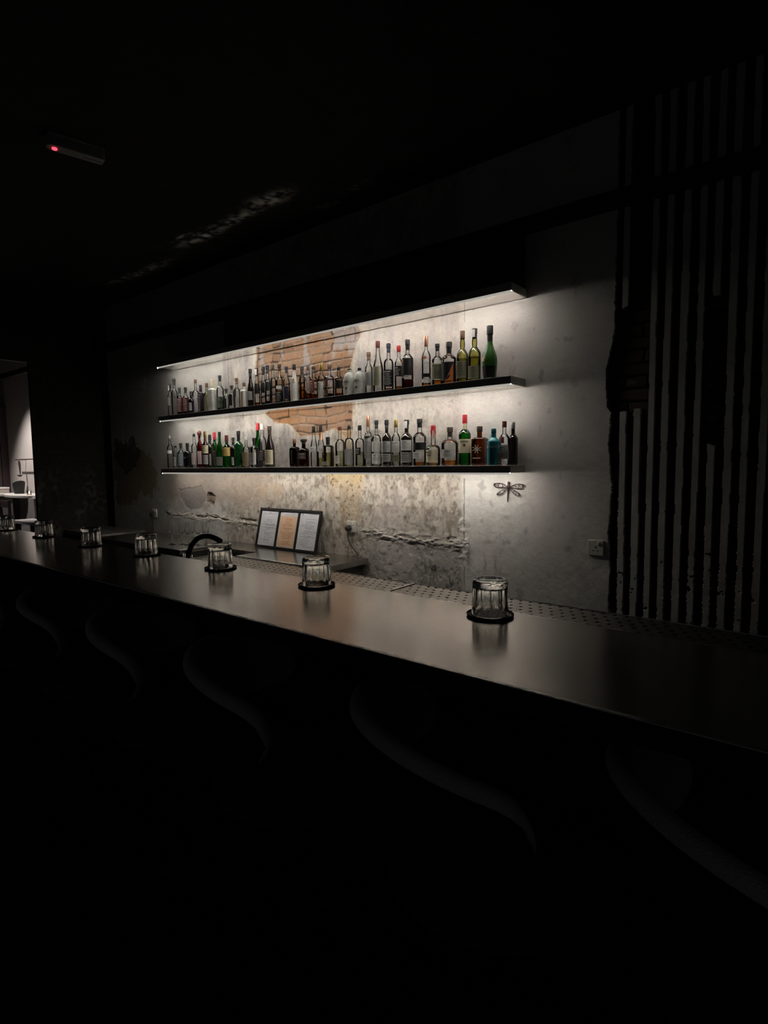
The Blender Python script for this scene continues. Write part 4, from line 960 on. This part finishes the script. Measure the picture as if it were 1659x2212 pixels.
 ('L', -5.0528, 3.05, 0.0554, 0.2155, 'square', 'clr', 0, ('blk', 0.08), [(0.1, 0.5, 'gray', 60)], '', 'low clear bottle with black lid, second from the pier end, lower shelf'),
 ('L', -4.9883, 3.07, 0.0552, 0.2405, 'std', 'bluish', 0, ('blk', 0.22), [(0.1, 0.55, 'blgray', 70)], '', 'bluish clear bottle with black cap, third from the pier end, lower shelf'),
 ('L', -4.8453, 3.05, 0.071, 0.2355, 'round', 'blk', 0, ('blk', 0.3), [(0.4, 0.5, 'blk', 80)], 'DOM', 'squat black bottle with pale letters, fourth from the pier end, lower shelf'),
 ('L', -4.7609, 3.07, 0.054, 0.3234, 'std', 'clr', 0, ('dgry', 0.1), [(0.1, 0.42, 'pink', 75)], 'pourer', 'pale pink labelled bottle with thin pourer, fifth from the pier end, lower shelf'),
 ('L', -4.655, 3.06, 0.0451, 0.3439, 'std', 'red', 0, ('dkred', 0.22), [(0.1, 0.45, 'pink', 70)], '', 'crimson bottle with dark ball stopper, sixth from the pier end, lower shelf'),
 ('L', -4.471, 2.996, 0.0609, 0.3249, 'std', 'amb', 0, ('gold', 0.18), [(0.4, 0.62, 'cream', 80), (0.1, 0.36, 'gray', 70)], '', 'brown bottle with cream label and gold cap, seventh from the pier end, lower shelf'),
 ('L', -4.4871, 3.0552, 0.0568, 0.2988, 'std', 'brn', 0, ('blk', 0.3), [(0.08, 0.42, 'gray', 70)], '', 'dark bottle with grey label and black cap, eighth from the pier end, lower shelf'),
 ('L', -4.4977, 3.1117, 0.0527, 0.322, 'std', 'grn', 0, ('red', 0.2), [(0.06, 0.5, 'dbrn', 80)], '', 'green bottle with red capsule, ninth from the pier end, lower shelf'),
 ('L', -4.3462, 3.06, 0.0635, 0.3177, 'slope', 'grn', 0, ('blk', 0.12), [(0.06, 0.3, 'gray', 75)], '', 'sloping green bottle, dark cap, grey label, tenth from the pier end, lower shelf'),
 ('L', -4.2041, 3.0314, 0.0744, 0.2825, 'std', 'grn', 0, ('dkred', 0.2), [(0.36, 0.62, 'mustard', 80)], '', 'green bottle with mustard label, eleventh from the pier end, lower shelf'),
 ('L', -4.2028, 3.0986, 0.0509, 0.2644, 'std', 'blk', 0, ('dgry', 0.18), [(0.08, 0.35, 'ltgray', 45)], '', 'black bottle with pale round label, twelfth from the pier end, lower shelf'),
 ('L', -4.0721, 3.06, 0.0732, 0.3135, 'std', 'dgrn', 0, ('blk', 0.24), [], '', 'large dark green bottle with black cap, thirteenth from the pier end, lower shelf'),
 ('L', -3.9701, 3.06, 0.061, 0.2583, 'round', 'clr', 0, ('white', 0.1), [(0.05, 0.5, 'tan', 75)], '', 'pale bottle with white stopper, fourteenth from the pier end, lower shelf'),
 ('L', -3.8207, 3.0252, 0.0675, 0.244, 'square', 'clr', 0, ('blk', 0.24), [(0.1, 0.5, 'ltgray', 65)], '', 'clear bottle with pale figure label, fifteenth from the pier end, lower shelf'),
 ('L', -3.8644, 3.1038, 0.0684, 0.3713, 'slope', 'grn', 0, ('red', 0.16), [(0.1, 0.4, 'cream', 70)], '', 'tall green bottle with red capsule, sixteenth from the pier end, lower shelf'),
 ('L', -3.7951, 3.0919, 0.0636, 0.3633, 'std', 'clr', 0, ('white', 0.14), [(0.14, 0.4, 'dbrn', 80)], '', 'clear bottle with square white cap, seventeenth from the pier end, lower shelf'),
 ('L', -3.6499, 3.05, 0.0769, 0.335, 'slope', 'brn', 0, ('dbrn', 0.22), [(0.07, 0.42, 'cream', 70)], '', 'dark sparkling-wine bottle with cream label, eighteenth from the pier end, lower shelf'),
 ('L', -3.3664, 3.06, 0.0709, 0.2207, 'square', 'dred', 0, ('copper', 0.16), [(0.12, 0.7, 'dbrn', 60)], '', 'square dark red bottle with copper cap, nineteenth from the pier end, lower shelf'),
 ('L', -3.2609, 3.06, 0.0839, 0.2133, 'round', 'dred', 0, ('dbrn', 0.3), [(0.28, 0.52, 'dbrn', 50)], '', 'round dark red bottle with flared stopper, near the middle of the lower shelf'),
 ('L', -3.1587, 3.07, 0.0552, 0.3077, 'slope', 'clr', 0, ('blk', 0.15), [(0.37, 0.5, 'ltgray', 80)], '', 'clear sloping bottle, black cap, gold collar, nineteenth from the striped wall, lower shelf'),
 ('L', -3.0737, 3.06, 0.0545, 0.3099, 'slope', 'clr', ('olivy', 0.3), ('blk', 0.15), [(0.37, 0.5, 'ltgray', 80)], 'copper', 'clear sloping bottle with copper collar, eighteenth from the striped wall, lower shelf'),
 ('L', -2.9908, 3.05, 0.0774, 0.2203, 'square', 'clr', ('olivy', 0.66), ('blk', 0.26), [(0.05, 0.18, 'gray', 45)], 'horseshoe', 'square pale-yellow bottle with black horseshoe, seventeenth from the striped wall, lower shelf'),
 ('L', -2.8775, 3.06, 0.0696, 0.2898, 'round', 'clr', ('oliv2', 0.55), ('dkred', 0.07), [(0.08, 0.28, 'ltgray', 35)], '', 'round-shouldered pale green bottle with flat cap, sixteenth from the striped wall, lower shelf'),
 ('L', -2.7858, 3.06, 0.0687, 0.2985, 'round', 'clr', ('oliv2', 0.55), ('blk', 0.08), [(0.05, 0.42, 'gray', 70)], 'pourer', 'round-shouldered pale green bottle with pourer, fifteenth from the striped wall, lower shelf'),
 ('L', -2.6835, 3.06, 0.0677, 0.29, 'round', 'clr', ('oliv2', 0.5), ('blk', 0.12), [(0.28, 0.46, 'blk', 50)], '', 'round-shouldered pale bottle, small black label, fourteenth from the striped wall, lower shelf'),
 ('L', -2.6055, 3.06, 0.0573, 0.3532, 'round', 'clr', 0, ('copper', 0.22), [(0.15, 0.62, 'gray', 75)], '', 'tall clear bottle with copper cap, thirteenth from the striped wall, lower shelf'),
 ('L', -2.5295, 3.06, 0.0661, 0.3169, 'round', 'clr', 0, ('blk', 0.18), [(0.32, 0.54, 'ltgray', 80), (0.06, 0.28, 'white', 80)], '', 'clear bottle with two white labels, twelfth from the striped wall, lower shelf'),
 ('L', -2.4389, 3.06, 0.0651, 0.3149, 'std', 'brn', 0, ('blk', 0.2), [(0.3, 0.54, 'gray', 80), (0.1, 0.27, 'gray', 80)], '', 'dark bottle with twin grey labels, eleventh from the striped wall, lower shelf'),
 ('L', -2.3742, 3.08, 0.0586, 0.3123, 'std', 'clr', 0, ('gold', 0.16), [(0.3, 0.54, 'ltgray', 80), (0.1, 0.25, 'olive', 80)], '', 'clear bottle with gold cap, tenth from the striped wall, lower shelf'),
 ('L', -2.2692, 3.06, 0.0754, 0.3053, 'std', 'brn', 0, ('blk', 0.2), [(0.34, 0.56, 'ltgray', 80), (0.08, 0.3, 'gray', 80)], '', 'broad dark bottle with white-sealed black neck, ninth from the striped wall, lower shelf'),
 ('L', -2.1635, 3.06, 0.0859, 0.3052, 'std', 'clr', ('amber', 0.12), ('blk', 0.18), [(0.34, 0.5, 'blk', 85), (0.16, 0.3, 'ltgray', 50)], '', 'broad clear bottle with black band, eighth from the striped wall, lower shelf'),
 ('L', -2.0512, 3.05, 0.0899, 0.2573, 'makers', 'clr', ('amber', 0.1), ('red', 0.12), [(0.09, 0.4, 'cream', 70)], 'MAKERS', 'squat bourbon bottle dripping red wax, seventh from the striped wall, lower shelf'),
 ('L', -1.932, 3.06, 0.108, 0.2401, 'round', 'clr', ('amber', 0.2), ('dbrn', 0.25), [(0.2, 0.42, 'ltgray', 50)], '', 'rounded flask-shaped bottle with clear shoulders, sixth from the striped wall, lower shelf'),
 ('L', -1.8244, 3.06, 0.0752, 0.3109, 'std', 'grn', 0, ('red', 0.18), [(0.25, 0.52, 'cream', 80)], 'JAMESON', 'bright green whiskey bottle with red cap, fifth from the striped wall, lower shelf'),
 ('L', -1.7209, 3.06, 0.0927, 0.2353, 'square', 'amb', 0, ('dbrn', 0.14), [], 'spider', 'wide brown rum bottle with pale emblem, fourth from the striped wall, lower shelf'),
 ('L', -1.5948, 2.9991, 0.0741, 0.213, 'tealb', 'teal', 0, ('teald', 0.12), [], 'BRUICH', 'opaque turquoise bottle, third from the striped wall, lower shelf'),
 ('L', -1.5557, 3.0566, 0.0598, 0.2564, 'std', 'clr', 0, ('dkred', 0.14), [(0.3, 0.46, 'ltgray', 80), (0.5, 0.64, 'dkred', 30)], '', 'clear bottle with red cap behind the card, second from the striped wall, lower shelf'),
 ('L', -1.5255, 3.1095, 0.0569, 0.252, 'std', 'brn', 0, ('silver', 0.15), [], '', 'dark bottle with silver cap, first from the striped wall, lower shelf'),
]
SHELF_Z = {'U': 1.884, 'L': 1.385}
GROUPS = {'U': 'liquor bottles on the upper shelf', 'L': 'liquor bottles on the lower shelf'}
for bi, (sh, x, y, dia, H, kind, gl, liq, cap, labs, ex, lab) in enumerate(BOTTLE_ROWS):
    rr = random.Random(bi*7+1)
    R = dia/2; sec = section(kind)
    root = thing('liquor_bottle', lab, 'bottle', (x, y, SHELF_Z[sh]), R_(rr.uniform(-8, 26)), GROUPS[sh])
    if kind == 'square': root.rotation_euler.z = R_(rr.uniform(-4, 10)); R *= .94
    p, rn = profile(kind, R, H, cap[1] if ex != 'pourer' else .06)
    mb = MB().lathe(p, 40, rad=sec)
    if sec:                                                         # round neck on a square body
        for i, v in enumerate(mb.v):
            k = i//40; r_, z_ = p[min(k, len(p)-1)]; t = max(0, min(1, (R-r_)/(R-rn+1e-6)*1.2)); a = 2*math.pi*(i % 40)/40; s = sec(a)*(1-t)+t
            mb.v[i] = (r_*s*math.cos(a), r_*s*math.sin(a), z_)
    glass = obj('glass_body', mb, glassmat(gl), root, angle=50)
    if liq:
        top = liq[1]*H*.72; q = [(max(r-.0025, .003), z) for r, z in p if .004 < z < top]; q = [(q[0][0]*.96 if q else R*.9, .004)]+q+[(rat(p, top)-.0025, top)]
        obj('liquid', MB().lathe(q, 32, rad=sec), thin_glass('spirit '+liq[0], LIQ[liq[0]], .55, .5), root, angle=50)
    cw = rn*1.10+.0008
    if kind == 'tealb': cw = rn*1.02
    if kind == 'jug': cw = rn*1.12
    z0 = H*(1-cap[1])
    if ex == 'pourer':
        zt = p[-1][1]
        obj('cap', MB().lathe([(rn*1.0, zt-.02), (rn*1.05, zt-.018), (rn*1.05, zt), (rn*.6, zt+.004), (rn*.3, zt+.012)], 16), paint('blk' if cap[0] != 'silver' else 'silver'), root)
        obj('pourer', MB().tube([(0,0,zt-.002),(0,0,zt+.02),(.006,0,zt+.034)], [.0035,.003,.0022], 8), paint('silver'), root)
    elif kind == 'makers':
        body = [(rat(p, z0)+.0016, z0)]
        zs_ = [z0+(H-z0)*k/6 for k in range(7)]
        prof = [(max(rat(p, z), rn*.9)+.0016, z) for z in zs_]; prof[-1] = (rn*.9, H)
        obj('cap', MB().lathe(prof, 24), paint('red'), root)
        dr = MB()
        for k in range(9):                                          # wax drips running down the neck
            a = 2*math.pi*k/9; zl = z0-H*(.05+.17*rr.random())
            zz = [z0+.003-(z0+.003-zl)*j/5 for j in range(6)]
            dr.tube([((rat(p, z)+.0006)*math.cos(a), (rat(p, z)+.0006)*math.sin(a), z) for z in zz], [.0030,.0028,.0026,.0024,.0022,.0028], 7)
        obj('wax_drips', dr, paint('red'), root)
    else:
        prof = [(cw*.96, z0), (cw, z0+.002), (cw, H-.003), (cw*.93, H)]
        if cap[1] > .15 and cap[0] in ('blk', 'brn', 'dbrn', 'dred', 'dgry', 'navy'):
            zm = z0+(H-z0)*.45; prof = [(cw*.9, z0), (cw*.9, zm-.002), (cw*.84, zm-.001), (cw*.84, zm+.001), (cw*1.06, zm+.002), (cw*1.06, H-.002), (cw, H)]
        if lab.startswith('round dark red') : prof = [(cw*.8, z0), (cw*.8, z0+(H-z0)*.6), (cw*1.5, H-.012), (cw*1.5, H)]
        if lab.startswith('crimson'): prof = [(cw*.7, z0), (cw*.7, z0+(H-z0)*.3), (cw*1.2, z0+(H-z0)*.45), (cw*1.5, z0+(H-z0)*.65), (cw*1.2, z0+(H-z0)*.9), (cw*.5, H)]
        c_ = obj('cap', MB().lathe(prof, 22), paint(cap[0]), root)
        if 'white neck seal' in lab or 'white-sealed' in lab or 'white front' in lab or 'dotted' in lab:
            pc = [(cw*1.07, z0-.02), (cw*1.07, H)]; obj('seal', patch(pc, None, z0+(H-z0)*.1, H-(H-z0)*.15, 38, .0006), paint('white'), c_)
    for li, (f0, f1, ck, half) in enumerate(labs):
        o = obj('label' if f1 < .7 else 'neck_label', patch(p, sec if f1 < .66 else None, f0*H, f1*H, half), paint(ck), root)
        if rr.random() < .8 and f1-f0 > .12 and half > 40 and dia > .05 and not ex:
            lm = MB(); zz = f1*H-.012; hw = R*min(1.0, R_(half)*.75)
            dark = sum(PAL[ck]) > .5; first = True
            while zz > f0*H+.006:                                   # lines of small print
                w_ = hw*rr.uniform(.35, .9); xx = -w_
                while xx < w_:
                    ww = min(rr.uniform(.003, .009), w_-xx+.001); hgt = .005 if first else .002
                    q = bend([(xx, -hgt/2), (xx+ww, -hgt/2), (xx+ww, hgt/2), (xx, hgt/2)], p, sec, zz, .0010); lm.add(q, [(0,1,2,3)]); xx += ww+.0018
                zz -= .011 if first else rr.uniform(.005, .009); first = False
            if lm.v: obj('print', lm, paint('dgry' if dark else 'ltgray'), o, smooth=False)
    E_ = None
    if ex == 'diamond': E_ = [(emblem([(0,-.028),(.019,0),(0,.028),(-.019,0)], p, None, .56*H, .0016), 'blk')]; 
    elif ex == 'oval': E_ = [(emblem(ell(.013,.018), p, None, .46*H, .0016, -104), 'dbrn'), (emblem([(-.016,-.02),(.016,-.02),(.016,.02),(-.016,.02)], p, None, .17*H, .0016), 'dgry')]
    elif ex == 'oct': E_ = [(emblem(ell(.024,.058,8), p, None, .34*H, .0016, -100), 'olive')]
    elif ex == 'disc': E_ = [(emblem(ell(.011,.012), p, None, .57*H, .0018, -112), 'rust'), (emblem([(-.03,-.004),(.03,-.004),(.03,.004),(-.03,.004)], p, None, .25*H, .0016), 'ltgray')]
    elif ex == 'diag': E_ = [(emblem([(.0,-.055),(.050,-.055),(.050,.052)], p, None, .31*H, .0018, -84), 'rust')]
    elif ex == 'seal': E_ = [(emblem(ell(.013,.013), p, None, .385*H, .0022, -104), 'gold'), (emblem([(-.002,-.006),(.004,-.003),(.001,.007),(-.004,.003)], p, None, .385*H, .0032, -104), 'dgrn')]
    elif ex == 'copper': E_ = [(patch(p, None, .66*H, .84*H, 178, .0012), 'copper')]
    elif ex == 'horseshoe':
        o_ = [(.020*math.cos(a), .024*math.sin(a)+.004) for a in [R_(-58+296*k/20) for k in range(21)]]; i_ = [(.0125*math.cos(a), .0165*math.sin(a)+.004) for a in [R_(-52+284*k/20) for k in range(21)]]
        V = bend(o_+i_, p, sec, .40*H, .0016); E_ = [(MB().add(V, [(k, k+1, 22+k, 21+k) for k in range(20)]), 'blk')]
    elif ex == 'spider':
        m_ = MB(); 
        for k in range(8):
            a = R_(45*k+20); c_, s_ = math.cos(a), math.sin(a); L1 = .027; m_.add(bend([(c_*.006-s_*.003, s_*.006+c_*.003), (c_*.006+s_*.003, s_*.006-c_*.003), (c_*L1+s_*.0015, s_*L1-c_*.0015), (c_*L1-s_*.0015, s_*L1+c_*.0015)], p, sec, .42*H, .0016), [(0,1,2,3)])
        q = ell(.009, .011); m_.add(bend(q, p, sec, .42*H, .0016), [tuple(range(20))]); m_.add(bend([(-.022,-.003),(.022,-.003),(.022,.003),(-.022,.003)], p, sec, .19*H, .0016), [(0,1,2,3)]); E_ = [(m_, 'ltgray')]
    for m_, ck in (E_ or []): obj('emblem', m_, paint(ck), root, smooth=False)
    if ex == 'CASA':
        obj('lettering', letters('CASA', .020, p, None, .52*H, -100), paint('dgry'), root, smooth=False)
        obj('emblem', emblem([(-.012,-.008),(-.004,.006),(.004,-.002),(.012,.008),(.010,-.006),(0,-.010)], p, None, .30*H, .0014, -96), paint('dgry'), root, smooth=False)
    elif ex == 'CARD':
        obj('lettering', letters('BACARDI', .0135, p, None, .47*H, -96), paint('dgry'), root, smooth=False); obj('emblem', emblem(ell(.011,.011), p, None, .575*H, .0016, -98), paint('rust'), root, smooth=False)
    elif ex == 'DOM': obj('lettering', letters('DOM', .020, p, None, .40*H, -92), paint('ltgray'), root, smooth=False)
    elif ex == 'MAKERS':
        obj('lettering', letters('Maker\'s', .0165, p, None, .335*H, -92), paint('dbrn'), root, smooth=False); obj('lettering', letters('Mark', .0165, p, None, .265*H, -86), paint('dbrn'), root, smooth=False)
        lm = MB()
        for zz in (.20, .165, .135): lm.add(bend([(-.018,-.001),(.018,-.001),(.018,.001),(-.018,.001)], p, None, zz*H, .0012), [(0,1,2,3)])
        obj('print', lm, paint('brn'), root, smooth=False)
    elif ex == 'JAMESON':
        obj('lettering', letters('JAMESON', .0125, p, None, .475*H, -90), paint('dgrn'), root, smooth=False)
        obj('emblem', emblem([(-.006,-.009),(.006,-.009),(.007,.002),(0,.010),(-.007,.002)], p, None, .405*H, .0014, -90), paint('dkred'), root, smooth=False)
        lm = MB()
        for zz in (.35, .325, .30, .275): lm.add(bend([(-.016,-.0012),(.016,-.0012),(.016,.0012),(-.016,.0012)], p, None, zz*H, .0012), [(0,1,2,3)])
        obj('print', lm, paint('dgry'), root, smooth=False)
        obj('neck_label', patch([(rn*1.02, .6*H), (rn*1.12, H)], None, .70*H, .83*H, 50, .001), paint('cream'), root)
    elif ex == 'BRUICH':
        obj('lettering', letters('BRUICHLADDICH', .0155, p, None, .50*H, -84), paint('ltgray'), root, smooth=False)
        lm = MB()
        for zz in (.33, .29, .25, .21): lm.add(bend([(-.014,-.0012),(.014,-.0012),(.014,.0012),(-.014,.0012)], p, None, zz*H, .0012), [(0,1,2,3)])
        obj('print', lm, paint('teald'), root, smooth=False)
    if 'sparkling-wine' in lab: obj('foil', MB().lathe([(cw*.8, .94*H), (cw*.95, .945*H), (cw*1.02, .995*H), (cw*.7, H+.002)], 18), paint('ltgray'), root)
